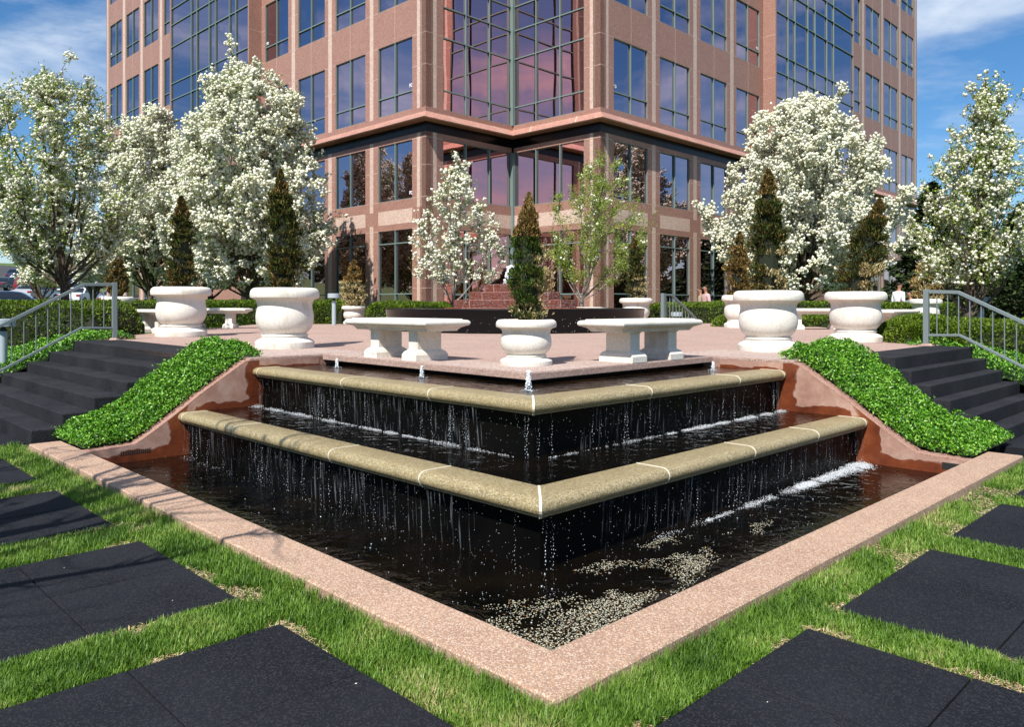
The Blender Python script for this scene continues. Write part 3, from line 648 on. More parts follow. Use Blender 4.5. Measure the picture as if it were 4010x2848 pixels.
def arbor(name, base, hgt, wid, n, cols, label, lean=(0, 0), seed=0, spr=.07, wall=1.0, fringe=None):
    """narrow columnar evergreen; cols: function(h, side) -> material weights"""
    n = int(n * 2.0); spr = spr * .62; g = np.random.default_rng(seed); root = empty(name, base[:3], label, 'shrub', 'columnar evergreens in planters')
    MB().tube([(0, 0, -.05), (lean[0] * .5, lean[1] * .5, hgt * .5), (lean[0], lean[1], hgt * .93)], [wid * .06, wid * .045, .008], 6).build('stem', M['bark'], root)
    nt_ = max(int(90 * hgt), 60); ht = g.random(nt_) ** .85; tt_ = g.uniform(0, 6.283, nt_); rf = g.uniform(.72, 1.28, nt_); ix = g.integers(0, nt_, n)
    h = np.clip(ht[ix] + g.normal(size=n) * .022 / max(hgt, .5), 0, 1); th = tt_[ix] + g.normal(size=n) * .30
    prof = np.interp(h, [0, .08, .2, .5, .72, .86, .95, 1], [.66, .88, 1.0, .95, .68, .40, .20, .05]) * (wid / 2) * rf[ix]
    lump = np.array([1 + .42 * nz(math.cos(t_) * 1.6 + seed, math.sin(t_) * 1.6, h_ * hgt * 2.6) + .34 * nz(math.cos(t_) * 4 + seed, math.sin(t_) * 4, h_ * hgt * 7) for t_, h_ in zip(th, h)])
    rr = prof * lump * (.30 + .70 * g.random(n) ** .5)
    P = np.column_stack([rr * np.cos(th) + lean[0] * h, rr * np.sin(th) + lean[1] * h, h * hgt])
    out = np.column_stack([np.cos(th), np.sin(th), np.zeros(n)])
    if name == 'columnar_evergreen' and cols is c_center: ex_ = (np.cos(th) > .3) & (h < .62) & (g.random(n) < .16); P[ex_, 0] *= g.uniform(1.1, 1.75, ex_.sum())
    tip = out * g.uniform(.15, .7, n)[:, None] + np.array([0, 0, 1.0]) * g.uniform(.3, 1.1, n)[:, None] + g.normal(size=(n, 3)) * .28; tip /= np.linalg.norm(tip, axis=1)[:, None]
    nr = np.cross(tip, g.normal(size=(n, 3))); nr /= np.linalg.norm(nr, axis=1)[:, None]
    Lf = spr * g.uniform(.6, 1.4, n); V1 = leaves(P, nr, Lf, Lf * .30, .3, tip)
    mi = np.array([cols(h_, t_, g, p_) for h_, t_, p_ in zip(h, th, P)])
    npmesh('foliage', V1[0], V1[1], [M['arbgreen'], M['arbdark'], M['arbbrown'], M['arbtan']], np.repeat(mi, 2), parent=root)
    # dark inner mass so that light does not pass straight through
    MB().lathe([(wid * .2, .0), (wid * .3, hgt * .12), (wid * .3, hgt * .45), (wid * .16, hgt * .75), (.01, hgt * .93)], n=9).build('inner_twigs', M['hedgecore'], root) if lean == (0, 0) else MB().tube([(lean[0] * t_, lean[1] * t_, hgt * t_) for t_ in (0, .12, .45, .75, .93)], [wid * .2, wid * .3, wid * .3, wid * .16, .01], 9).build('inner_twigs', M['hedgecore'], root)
def c_dark(h, t, g, p):
    v = nz(p[0] * 5, p[1] * 5, p[2] * 5 + 9)
    if h > .8: return 2 if g.random() < .40 else 1
    if h < .3 and v > .05: return 2 if g.random() < .35 else 1
    return 2 if g.random() < .05 else (1 if g.random() < .75 else 0)
def c_center(h, t, g, p):
    v = nz(p[0] * 7, p[1] * 7, p[2] * 5 + 3)
    if h > .66: return 2 if g.random() < .75 else (1 if h < .85 else 3)
    if h < .62 and (abs(p[0]) > .17 and p[0] > 0): return 3
    if math.cos(t) > .35 and h < .62 and v > -.02 and g.random() < .7: return 3
    if h < .15 and g.random() < .4: return 3
    return 0 if g.random() < .8 else 1
def c_brown(h, t, g, p): return (3 if h < .55 else 2) if g.random() < .85 else 1
def c_gold(h, t, g, p): return (3 if g.random() < .55 else 2)
def c_dry(h, t, g, p): return 2 if g.random() < .5 else 1
def c_mixbase(h, t, g, p):
    if h < .36 + .1 * nz(p[0] * 9, p[1] * 9, p[2] * 3) and math.cos(t + .9) > .35 and g.random() < .62: return 3
    return c_dark(h, t, g, p)
def plant_h(t, px_top): return None
for (pxc, fr, wb, hp, kr, lb, kind, topy, wdisp, cc, lx, nn, sp, Yf) in (
    (2060.7, 1439, 203, 179, .665, 'small white urn planter on the front corner of the plaza between two benches', 'narrow evergreen in the front corner planter, brown at the top with pale dead sprays', 432, 80, c_center, .03, 15000, .060, None),
    (710, 1322, 190, 193, .5875, 'large white urn planter beside the left stairs with a far bench behind it', 'dark narrow evergreen with a reddish dry tip in the large planter beside the left stairs', 440, 56, c_dark, .0, 8000, .085, None),
    (1116, 1370, 224, 235, .5875, 'large white urn planter at the top left end of the fountain steps', 'tall dark narrow evergreen in the large planter left of the fountain steps', 380, 70, c_dark, -.06, 9500, .08, None),
    (3007.5, 1382.5, 227, 236, .5875, 'large mottled white urn planter at the top right end of the fountain steps', 'tall pointed evergreen with pale dead base in the planter right of the fountain steps', 380, 74, c_mixbase, .0, 9500, .08, None),
    (3350, 1344, 195, 196, .5875, 'large white urn planter beside the right stairs', 'dark evergreen leaning right, tan at its lower left, in the planter beside the right stairs', 446, 74, c_mixbase, .40, 9000, .085, None),
    (2889, 1286, 105, 128, .5875, 'white urn planter half hidden behind the mottled large planter at the right', 'reddish brown evergreen just left of and behind the tall pointed one', 520, 46, c_dry, .05, 5000, .09, None),
    (1384.8, 1270, 80, 70, .665, 'small white urn planter beyond the left front bench in front of the hedge', 'short dead tan evergreen in the small far planter at the left', 582, 46, c_brown, .0, 4200, .10, None),
    (2490, 1262, 110, 104, .62, 'white urn planter right of the tiered red fountain', 'slim green and yellow evergreen in the planter right of the tiered fountain', 530, 40, c_mixbase, -.05, 4200, .085, 22.0),
    (3625, 1290, 100, 110, .5875, 'white urn planter hidden behind the rounded hedge at the far right', 'dead golden evergreen standing by the people at the far right', 562, 56, c_gold, .15, 4200, .10, 20.0),
    (462, 1290, 100, 110, .5875, 'white urn planter in shade behind the left railing post', 'dark reddish evergreen in shade behind the left railing post', 574, 40, c_dry, .0, 4000, .10, 22.0)):
    X, Y, z, r_ = planter(pxc, fr, wb, hp, kr, lb, Yf)
    top = EYE - (topy * D - HZ) * Y / FPX; wd = wdisp * D / FPX * Y
    arbor('columnar_evergreen', (X, Y, z), top - z, wd, nn, cc, kind, lean=(lx, 0), seed=int(pxc), spr=sp * (Y / 9) ** .35)
# ------------------------------------------------------------ benches
def bench(cx, cy, z, rz, Ls, Wd, H, label, loc_only=False):
    root = empty('bench', (cx, cy, z), label, 'bench', 'white stone benches', rz)
    x, y = Ls / 2, Wd / 2
    pr = [(x - .105, y - .105, H - .135), (x - .10, y - .10, H - .118), (x - .088, y - .088, H - .112), (x - .084, y - .084, H - .10), (x - .055, y - .055, H - .086), (x - .043, y - .043, H - .084), (x - .040, y - .040, H - .078)]
    for k in range(7):
        t = R(-70 + k * 25); pr.append((x - .032 + .032 * math.cos(t), y - .032 + .032 * math.cos(t), H - .045 + .033 * math.sin(t)))
    pr += [(x - .06, y - .06, H - .010), (x - .068, y - .068, H), (.001, .001, H)]
    MB().rect(pr).build('seat', M['white'], root, smooth=True)
    for s_ in (-1, 1):
        lx = s_ * (Ls * .237)
        lp = [(.128, y - .092, 0), (.131, y - .089, .005), (.131, y - .089, .07), (.126, y - .094, .075), (.122, y - .10, .085), (.115, y - .108, .10), (.10, y - .13, .112), (.09, y - .145, .12), (.084, y - .152, .128), (.084, y - .152, H - .15), (.095, y - .14, H - .147), (.095, y - .14, H - .134)]
        MB().rect(lp, (lx, 0, 0)).build('leg', M['white'], root, bevel=.003)
    return root
a, b = 2.86, 4.94; x, y, _ = W(a, b); bench(x, y, pz(y), ROTA + math.pi / 2, 1.58, .64, .47, 'white stone bench on the plaza edge, left of the small corner planter')
a, b = 4.60, 2.83; x, y, _ = W(a, b); bench(x, y, pz(y), ROTA, 1.50, .64, .47, 'white stone bench on the plaza edge, right of the small corner planter')
def bench_px(pxc, pyb, Y, rz, label, Ls=1.6, Wd=.6):
    bench((pxc - CXP) / FPX * Y, Y, pz(Y), rz, Ls, Wd, .50, label)
bench_px(615, 0, 16.6, ROTA + math.pi / 2, 'white stone bench, end-on, mostly hidden by the large planter beside the left stairs', 1.5)
bench_px(838, 0, 19.5, 0, 'white stone bench in front of the hedge, right of the planter beside the left stairs', 1.75)
bench_px(3195, 0, 18.6, 0, 'white stone bench between the two large planters at the right', 2.0)
bench_px(3495, 0, 16.2, ROTA, 'white stone bench half hidden by the rounded hedge at the right', 1.5)
bench_px(1755, 0, 23.2, ROTA + math.pi / 2, 'white stone bench behind the left side of the tiered fountain', 1.2)
bench_px(2295, 0, 23.2, ROTA, 'white stone bench behind the right side of the tiered fountain', 1.2)
# ------------------------------------------------------------ tiered fountain
TX, TY = .07, 19.1; tz = pz(TY)
tf = empty('tiered_fountain', (TX, TY, tz), 'round black basin with three stacked wet red granite tiers and a white jet on top', 'fountain')
rb = 3.12
MB().lathe([(rb - .05, 0), (rb - .02, .30), (rb, .44), (rb + .015, .47), (rb, .492), (rb - .05, .50), (rb - .30, .50), (rb - .34, .47), (rb - .36, .2)], n=96).build('basin', M['basin'], tf, smooth=True)
MB().lathe([(0, .45), (rb - .33, .455)][::-1], n=48).build('basin_water', M['watertop'], tf)
def cham(e, w_, z0, z1):
    q = [(-w_, -e), (w_, -e), (e, -w_), (e, w_), (w_, e), (-w_, e), (-e, w_), (-e, -w_)]
    return MB().loops([[(x_, y_, z0) for x_, y_ in q], [(x_, y_, z1) for x_, y_ in q]])
for e, w_, z0, z1 in ((1.62, 1.2, .46, .515), (1.42, 1.03, .30, .70), (1.06, .76, .6, .885), (.70, .50, .8, 1.07)):
    t_ = cham(e, w_, z0, z1).build('tier', M['redpol'], tf, bevel=.012)
    if z1 > .6:
        for s_ in (-1, 1):
            MB().box(s_ * w_ - .011, s_ * w_ + .011, -e - .003, -e + .02, z0, z1 - .015).build('stone_seam', M['red'], t_)
n = 2600; e_ = rng.choice([0, 1, 2], n, p=[.5, .32, .18]); E_ = np.array([1.42, 1.06, .70])[e_]; Z1 = np.array([.70, .885, 1.07])[e_]; Z0 = np.array([.5, .7, .885])[e_]
P = np.column_stack([rng.uniform(-1, 1, n) * E_ * .98 + TX, TY - E_ - np.abs(rng.normal(size=n)) * .035 - .004 + np.clip(np.abs(rng.uniform(-1, 1, n)) - 2, 0, 1), tz + Z0 + (Z1 - Z0) * rng.random(n)])
ov = np.clip(np.abs(P[:, 0] - TX) - E_ * .73, 0, 1); P[:, 1] += ov
V_, F_ = blobs(P, rng.uniform(.003, .0075, n)); tag(npmesh('splash_drops', V_, F_, [M['drop']]), 'glittering drops running down the red granite tiers', 'water drops', kind='stuff')
n = 130; th = np.concatenate([rng.uniform(R(225), R(315), n)]); rr = rb + rng.uniform(.0, .03, n); P = np.column_stack([TX + rr * np.cos(th), TY + rr * np.sin(th), tz + rng.uniform(0, .42, n) ** 1.3])
V_, F_ = blobs(P, rng.uniform(.003, .007, n), squash=(1, 1, 2)); tag(npmesh('splash_drops', V_, F_, [M['drop']]), 'drops running down the front of the black round basin', 'water drops', kind='stuff')
jet((TX - .10, TY, tz + 1.06), .46, .17, 'tall white jet on top of the red tiered fountain', None)
# ------------------------------------------------------------ bollard lights
for px, ytop, hpx, Y, g0, lb in ((1308, 1150, 21, 22.0, None, 'blue grey bollard light in front of the hedge left of the dead tan shrub'), (12, 1250, 38, 12.9, .45, 'blue grey bollard light at the left edge behind the railing'), (3840, 1164, 24, 15.5, .75, 'large blue grey bollard light behind the right railing'), (2650, 1223, 17, 23.6, .75, 'blue grey bollard light seen through the railing behind the plaza')):
    x, _, zt = atY(px, ytop, Y); zb = pz(Y) if g0 is None else g0
    o0 = empty('bollard_light', (x, Y, zb), lb, 'bollard light', 'bollard lights')
    MB().lathe([(.06, 0), (.06, zt - zb - .2)], n=20).build('post', M['lamp'], o0, smooth=True)
    MB().lathe([(.045, zt - zb - .2), (.045, zt - zb - .12)], n=16).build('lens', M['grate'], o0, smooth=True)
    MB().lathe([(.165, zt - zb - .125), (.175, zt - zb - .12), (.175, zt - zb - .008), (.168, zt - zb)], n=32).build('cap', M['lamp'], o0, smooth=True)
# ------------------------------------------------------------ hedges
def hedge(c, hx, hy, z0, z1, n, label, rz=0, lsz=.03, rnd=.35, name='hedge', seed=1):
    g = np.random.default_rng(seed); root = empty(name, (c[0], c[1], z0), label, 'hedge', 'clipped green hedges', rz)
    H = z1 - z0
    P = []; Nn = []
    m_ = int(n * 1.0); u = g.uniform(-1, 1, (m_, 3)); ax = g.random(m_)
    # superellipsoid shell
    d = g.normal(size=(m_, 3)); d[:, 2] = np.abs(d[:, 2]); d /= np.linalg.norm(d, axis=1)[:, None]
    wgt = np.array([1 / hx, 1 / hy, 1 / H]);
    areap = (np.abs(d[:, 0]) * hy * H + np.abs(d[:, 1]) * hx * H + np.abs(d[:, 2]) * hx * hy)
    p_ = 5.0; s_ = (np.abs(d) ** p_).sum(1) ** (-1 / p_)
    Q = d * s_[:, None]
    # sample faces directly for even cover
    f = g.random(m_); A1, A2, A3 = hx * hy * 4, hx * 2 * H, hy * 2 * H; tot = A1 + A2 + A3
    Q = np.zeros((m_, 3)); Nf = np.zeros((m_, 3)); r1 = g.uniform(-1, 1, m_); r2 = g.uniform(-1, 1, m_); r3 = g.random(m_); sg = np.where(g.random(m_) < .5, -1, 1)
    t1 = f < A1 / tot; t2 = (~t1) & (f < (A1 + A2) / tot); t3 = ~(t1 | t2)
    Q[t1] = np.column_stack([r1, r2, np.ones(m_)])[t1]; Nf[t1] = (0, 0, 1)
    Q[t2] = np.column_stack([r1, -np.ones(m_), r3])[t2]; Nf[t2] = (0, -1, 0)
    Q[t3] = np.column_stack([sg, r2, r3])[t3]; Nf[t3, 0] = sg[t3]
    # round the corners
    rx, ry, rz_ = min(rnd / hx, .95), min(rnd / hy, .95), min(rnd / H, .95)
    ex = np.clip((np.abs(Q[:, 0]) - (1 - rx)) / rx, 0, 1); ey = np.clip((np.abs(Q[:, 1]) - (1 - ry)) / ry, 0, 1); ez = np.clip((Q[:, 2] - (1 - rz_)) / rz_, 0, 1)
    dn = np.sqrt(ex ** 2 + ey ** 2 + ez ** 2); sc_ = np.where(dn > 1, 1 / np.maximum(dn, 1e-6), 1)
    qx = np.sign(Q[:, 0]) * ((1 - rx) * (ex > 0) + np.abs(Q[:, 0]) * (ex <= 0) + ex * rx * sc_ * (ex > 0))
    qy = np.sign(Q[:, 1]) * ((1 - ry) * (ey > 0) + np.abs(Q[:, 1]) * (ey <= 0) + ey * ry * sc_ * (ey > 0))
    qz = (1 - rz_) * (ez > 0) + Q[:, 2] * (ez <= 0) + ez * rz_ * sc_ * (ez > 0)
    P = np.column_stack([qx * hx, qy * hy, qz * H])
    Nr = np.column_stack([np.sign(Q[:, 0]) * ex / hx, np.sign(Q[:, 1]) * ey / hy, ez / H]) * .4 + Nf; Nr /= np.linalg.norm(Nr, axis=1)[:, None] + 1e-9
    lump = np.array([.07 * nz(a_ * 1.3 + seed, b_ * 1.3, c_ * 1.3) + .03 * nz(a_ * 4 + seed, b_ * 4, c_ * 4) for a_, b_, c_ in P])
    P += Nr * (lump - .035 * g.random(m_) ** 2 * 1.5)[:, None]
    nr = Nr * .5 + g.normal(size=(m_, 3)) * .6; nr /= np.linalg.norm(nr, axis=1)[:, None]
    tip = Nr * .8 + np.array([0, 0, .6]) + g.normal(size=(m_, 3)) * .5; tip /= np.linalg.norm(tip, axis=1)[:, None]
    nr = np.cross(tip, nr); nr /= np.linalg.norm(nr, axis=1)[:, None] + 1e-9
    V_, F_ = leaves(P, nr, g.uniform(.7, 1.4, m_) * lsz * 1.5, g.uniform(.7, 1.3, m_) * lsz * .8, .3, tip)
    npmesh('leaves', V_, F_, [M['hedge']], parent=root)
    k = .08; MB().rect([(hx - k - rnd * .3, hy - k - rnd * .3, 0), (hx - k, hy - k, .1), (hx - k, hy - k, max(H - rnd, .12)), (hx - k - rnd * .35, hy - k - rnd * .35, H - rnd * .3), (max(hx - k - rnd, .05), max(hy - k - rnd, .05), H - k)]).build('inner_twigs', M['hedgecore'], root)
hedge((-12.2, 15.6), 4.6, 1.0, .35, 1.74, 26000, 'long clipped hedge behind the left railing', rz=R(-3), lsz=.036, rnd=.5, seed=3)
hedge((-9.0, 24.6), 1.95, .7, 1.0, 1.80, 9000, 'low clipped hedge behind the far bench at the left', lsz=.045, seed=4)
hedge((-5.7, 23.6), .75, .6, 1.0, 1.78, 5000, 'short piece of clipped hedge behind the bollard light', lsz=.045, seed=5)
hedge((-2.9, 22.6), 1.25, .7, .95, 1.74, 8000, 'low clipped hedge left of the tiered fountain', lsz=.042, seed=6)
hedge((6.0, 24.6), 1.75, .9, .5, 1.72, 9000, 'clipped hedge behind the small railing beyond the plaza', lsz=.045, rz=R(-12), seed=7)
hedge((9.1, 26.5), 2.4, .7, .6, 1.80, 7000, 'dark clipped hedge in the shade under the large blossoming tree at the right', lsz=.05, seed=8)
hedge((7.55, 20.9), 2.2, .5, .95, 1.38, 7000, 'low bright hedge behind the bench between the two large right planters', lsz=.04, seed=28)
hedge((13.4, 26.0), 2.2, .7, .7, 1.72, 7000, 'clipped hedge behind the standing man in the white shirt', lsz=.05, seed=9)
hedge((6.72, 12.9), .62, .72, .75, 1.50, 13000, 'rounded dark green hedge behind the right railing post', lsz=.03, rnd=.5, seed=10)
hedge((9.6, 13.3), 2.1, .8, .35, 1.42, 17000, 'long clipped hedge behind the right railing, lower than the rounded one', rz=R(-8), lsz=.033, rnd=.45, seed=11)
hedge((-12.5, 28.5), 2.3, .8, .7, 1.82, 6000, 'dark clipped hedge in the shade behind the left planters', lsz=.05, seed=12)
hedge((-15.2, 24.5), 3.2, .8, .7, 1.66, 7000, 'low dark hedge between the left railing and the parked cars', lsz=.05, seed=13)
#@@PART3
# ------------------------------------------------------------ office building
BA = R(45.7); AA = np.array([math.cos(BA), math.sin(BA)]); BB = np.array([-math.sin(BA), math.cos(BA)])
def tpx(P0, d, px):
    k = (px - CXP) / FPX; return (P0[0] - k * P0[1]) / (k * d[1] - d[0])
Lc = np.array([(1667.6 - CXP) / FPX * 29.0, 29.0])
Nc = Lc + AA * tpx(Lc, AA, 2008.0)
Rc = Nc - BB * tpx(Nc, -BB, 2351.5)
tLend = tpx(Lc, BB, 417.0); tRend = tpx(Rc, AA, 3590.0)
tN1 = float(np.linalg.norm(Nc - Lc)); tN2 = float(np.linalg.norm(Rc - Nc))
ROOF = 30.1; GRD = .62; ST = 4.16
bld = empty('office_building', (Nc[0], Nc[1], GRD), 'red granite office tower with blue mirrored windows and a glass corner notch', 'building')
rows = [(.80, 4.56), (5.71, 7.93)] + [(9.09 + ST * k, 11.83 + ST * k) for k in range(5)]
wall = MB(); jn = MB(); RED, BEI = 0, 1
upper = MB(); upperf = MB(); n_win = 0
def frame_T(P0, d, out):
    return lambda t, o_, z: (P0[0] + d[0] * t + out[0] * o_, P0[1] + d[1] * t + out[1] * o_, z)
def pier(T, t0, t1, strip, z0=GRD - .3, z1=ROOF):
    cuts = [(t0, strip[0], RED), (strip[0], strip[1], BEI), (strip[1], t1, RED)] if strip else [(t0, t1, RED)]
    for a0, a1, mm_ in cuts:
        if a1 - a0 < .005: continue
        if mm_ == BEI:
            for q0, q1, m2 in ((z0, 4.80, BEI), (4.80, 5.34, RED), (5.34, z1, BEI)): wall.box(a0, a1, -.35, 0, q0, q1, m2, T)
        elif strip:
            for q0, q1, m2 in ((z0, 4.80, RED), (4.80, 5.34, BEI if False else RED), (5.34, z1, RED)): wall.box(a0, a1, -.35, 0, q0, q1, m2, T)
        else: wall.box(a0, a1, -.35, 0, z0, z1, RED, T)
    for z in [2.3, 4.56, 5.71, 6.9, 7.93] + [v for k in range(5) for v in (9.09 + ST * k + 1.55, 11.83 + ST * k, 13.25 + ST * k)]:
        jn.box(t0, t1, 0, .003, z - .009, z + .009, 0, T)
def spandrel(T, t0, t1):
    wall.box(t0, t1, -.35, 0, GRD - .3, rows[0][0], RED, T)
    wall.box(t0, t1, -.35, 0, 4.56, 4.80, RED, T); wall.box(t0, t1, -.35, 0, 4.80, 5.34, BEI, T); wall.box(t0, t1, -.35, 0, 5.34, 5.71, RED, T)
    zz = [7.93] + [v for k in range(5) for v in (9.09 + ST * k, 11.83 + ST * k)] + [ROOF]
    for q0, q1 in zip(zz[::2], zz[1::2]):
        wall.box(t0, t1, -.35, 0, q0, q1, RED, T); tm = (t0 + t1) / 2; jn.box(tm - .007, tm + .007, 0, .003, q0, q1, 0, T)
def pane(mbv, t0, t1, z0, z1, T, tilt=True, d=-.075):
    e = rng.normal(size=4) * .0035 if tilt else [0] * 4
    mbv.add([T(t0, d + e[0], z0), T(t1, d + e[1], z0), T(t1, d + e[2], z1), T(t0, d + e[0] + e[2] - e[1], z1)], [(0, 1, 2, 3)])
    return mbv
def window(T, t0, t1, z0, z1, vs, hs, gm='glass'):
    """glass panes in a grid of mullions"""
    global n_win
    g = MB(); ts = [t0] + list(vs) + [t1]; zs_ = [z0] + list(hs) + [z1]; f = MB(); w_ = .022; w2 = .012
    c = T(t0, 0, z0); c2 = T(t1, 0, z0)
    py = min(HZ - (c[2] - EYE) / c[1] * FPX, 1e9); vis = py > 5 or HZ - (c2[2] - EYE) / c2[1] * FPX > 5
    g_, f_ = (g, f) if vis else (upper, upperf)
    for i in range(len(ts) - 1):
        for j in range(len(zs_) - 1): pane(g_, ts[i], ts[i + 1], zs_[j], zs_[j + 1], T)
    for t in vs: f_.box(t - w_, t + w_, -.07, -.005, z0, z1, 0, T)
    for z in hs: f_.box(t0, t1, -.068, -.012, z - w_, z + w_, 0, T)
    for t in (t0 + w2, t1 - w2): f_.box(t - w2, t + w2, -.069, -.02, z0, z1, 0, T)
    for z in (z0 + w2, z1 - w2): f_.box(t0, t1, -.071, -.018, z - w2, z + w2, 0, T)
    if vis:
        n_win += 1; go = part(g, 'window', M[gm], bld); fo = f.build('frame', M['mullion']); fo.parent = go
        return go
def winrow(T, t0, t1):
    tm = (t0 + t1) / 2; res = []
    for i, (z0, z1) in enumerate(rows):
        hs = [2.09, 4.05] if i == 0 else ([] if i == 1 else [z0 + .70])
        res.append(window(T, t0, t1, z0, z1, [tm], hs))
    return res
cL = lambda x: 400 + x * 1300 / 1759; cR = lambda x: 2300 + x * 1350 / 1827
def facade(P0, d, out, cols, strips, bay, edge, tend, cf_, side):
    T = frame_T(P0, d, out); tp = lambda x: tpx(P0, d, cf_(x))
    wins = [tuple(sorted((tp(x0), tp(x1)))) for x0, x1 in cols]; wd6 = wins[5][1] - wins[5][0]
    wins[4] = (wins[4][1] - wd6 if side else wins[4][1] - wd6, wins[4][1])
    sp = [tuple(sorted((tp(x0), tp(x1)))) for x0, x1 in strips]
    t = 0; edges = []
    for i, (w0, w1) in enumerate(wins):
        if i == 4:
            # the projecting bay
            tb = tp(bay[0]); pier(T, t, tb, None); pr = None
            k = (cf_(bay[1]) - CXP) / FPX; P1 = P0 + d * tb; pr = (P1[0] - k * P1[1]) / (k * out[1] - out[0])
            Tb = frame_T(P0 + out * pr, d, out); tq = lambda x: tpx(P0 + out * pr, d, cf_(x))
            vs = sorted(tq(x) for x in bay[2]); te = min(tq(bay[3]), w0 - .02)
            t_in = w0 - .25
            wall.box(tb, tb + .12, 0, pr, 7.6, ROOF, RED, T); wall.box(t_in - .12, t_in, 0, pr, 7.6, ROOF, RED, T)
            wall.box(tb + .12, t_in - .12, 0, pr - .12, 7.6, 7.9, RED, T)
            wall.box(tb + .12, t_in - .12, 0, .02, GRD, ROOF, RED, T)
            wall.box(tb + .12, t_in - .12, pr - .3, pr, 7.9, 9.08, RED, T); wall.box(tb + .12, t_in - .12, pr - .3, pr, ROOF - .6, ROOF, RED, T)
            zs_ = [v for k2 in range(5) for v in (9.79 + ST * k2, 11.83 + ST * k2, 13.05 + ST * k2)]
            zs_ = [z for z in zs_ if z < ROOF - .8]
            z_cut = [9.09] + zs_ + [ROOF - .6]
            window(Tb, tb + .12, t_in - .12, 9.09, ROOF - .6, [v for v in vs if tb + .3 < v < t_in - .3], zs_)
            for z in [10.64 + 2.08 * k2 for k2 in range(9)]: jn.box(pr * .0 + tb - .003, tb, .0, pr, z - .009, z + .009, 0, T)
            # lower two storeys under the bay: plain glass
            for z0, z1 in rows[:2]: window(T, tb + .3, t_in - .3, z0, z1, [tb + .3 + (t_in - tb - .6) * q for q in (.2, .4, .6, .8)], [])
            t = t_in; wall.box(tb, w0, -.35, 0, GRD, ROOF, RED, T) if False else None
            pier(T, t, w0, None)
        else:
            st = [s_ for s_ in sp if s_[0] > t - .01 and s_[1] < w0 + .01]
            pier(T, t, w0, st[0] if st else None)
        spandrel(T, w0, w1); edges.append((winrow(T, w0, w1), w0, w1)); t = w1
    st = [s_ for s_ in sp if s_[0] > t]
    pier(T, t, tend, st[0] if st else None)
    return T, edges
TL, eL = facade(Lc, BB, -AA, [(1463, 1643), (1237, 1395), (1038, 1180), (864, 986), (327, 400), (221, 297), (128, 195), (41, 104)],
    [(1668, 1695), (1418, 1437), (1198, 1217), (1004, 1022), (305, 318), (203, 215), (110, 122), (26, 33)], (845, 778, [470, 499, 565, 598, 672, 705], 405), None, tLend, cL, 0)
TR, eR = facade(Rc, AA, -BB, [(140, 320), (385, 543), (600, 740), (790, 912), (1368, 1447), (1475, 1550), (1573, 1645), (1665, 1728)],
    [(90, 112), (343, 362), (562, 580), (757, 775), (1455, 1467), (1558, 1567), (1650, 1660), (1734, 1741)], (932, 998, [1067, 1104, 1172, 1210, 1272, 1308], 1365), None, tRend, cR, 1)
# glass corner notch
cN = lambda x: 1400 + x * 1000 / 2287
T1 = frame_T(Lc, AA, -BB); T2 = frame_T(Nc, -BB, -AA)
u = lambda x: tpx(Lc, AA, cN(x)); v = lambda x: tpx(Nc, -BB, cN(x))
pier(T1, 0.0, u(768), (u(660), u(708))); pier(T2, v(2030), tN2, (v(2080), v(2130)))
for T_, t0, t1, vs in ((T1, u(768), tN1 - .06, [u(975), u(1187)]), (T2, .06, v(2028), [v(1595), v(1810)])):
    wall.box(t0, t1, -.35, 0, GRD - .3, .8, RED, T_); wall.box(t0, t1, -.35, 0, 4.56, 4.80, RED, T_); wall.box(t0, t1, -.35, 0, 4.80, 5.34, BEI, T_); wall.box(t0, t1, -.35, 0, 5.34, 5.71, RED, T_)
    wall.box(t0, t1, -.35, 0, 7.93, 9.05, RED, T_); wall.box(t0, t1, -.35, 0, ROOF - .8, ROOF, RED, T_)
    window(T_, t0, t1, .8, 4.56, vs, [2.09, 4.05], 'rose'); window(T_, t0, t1, 5.71, 7.93, vs, [], 'rose')
    zs_ = [z for k2 in range(5) for z in (9.80 + ST * k2, 11.80 + ST * k2, 12.97 + ST * k2) if z < ROOF - 1]
    window(T_, t0, t1, 9.05, ROOF - .8, vs, zs_, 'rose')
part(MB().box(tN1 - .10, tN1 + .06, -.06, .10, GRD, 7.93, 0, T1).box(tN1 - .10, tN1 + .06, -.06, .10, 9.05, ROOF, 0, T1), 'corner_mullion', M['mullion'], bld)
part(wall, 'wall', [M['red'], M['beige']], bld)
tag(part(jn, 'panel_joint', M['beige'], bld), kind='stuff')
if upper.v: o_ = part(upper, 'upper_window', M['glass'], bld); tag(o_, kind='stuff'); fo = upperf.build('frame', M['mullion']); fo.parent = o_
# ledge: dark band and flared stone skirt round the whole front
EL = Lc + BB * tLend; ER = Rc + AA * tRend
def lpt(P0, d_, z, e0=0, e1=0): q = P0 - AA * d_ * e0 - BB * d_ * e1; return (q[0], q[1], z)
def ledge(prof, name, m_):
    rings = []
    for P0, e0, e1 in ((EL, 1, 0), (Lc, 1, 1), (Nc, 1, 1), (Rc, 1, 1), (ER, 0, 1)): rings.append([lpt(P0, d_, z, e0, e1) for d_, z in prof])
    part(MB().loops(rings), name, m_, bld)
ledge([(.001, 8.86), (.03, 8.86), (.03, 9.04), (.001, 9.04)], 'ledge_band', M['red'])
ledge([(.001, 8.50), (.40, 8.50), (.43, 8.54), (.045, 8.858), (.001, 8.858)], 'flared_ledge', stone('pale_red_granite', (.42, .21, .165), (.50, .27, .21), (.32, .15, .11), (.55, .33, .27), fs=38, rough=.3, bump=.05, spec=.6))
ledge([(.001, 8.13), (.005, 8.13), (.005, 8.499), (.001, 8.499)], 'painted_ledge_shade', M['basin'])  # thin near-black strip: shade under the ledge painted onto the wall
mb = MB()
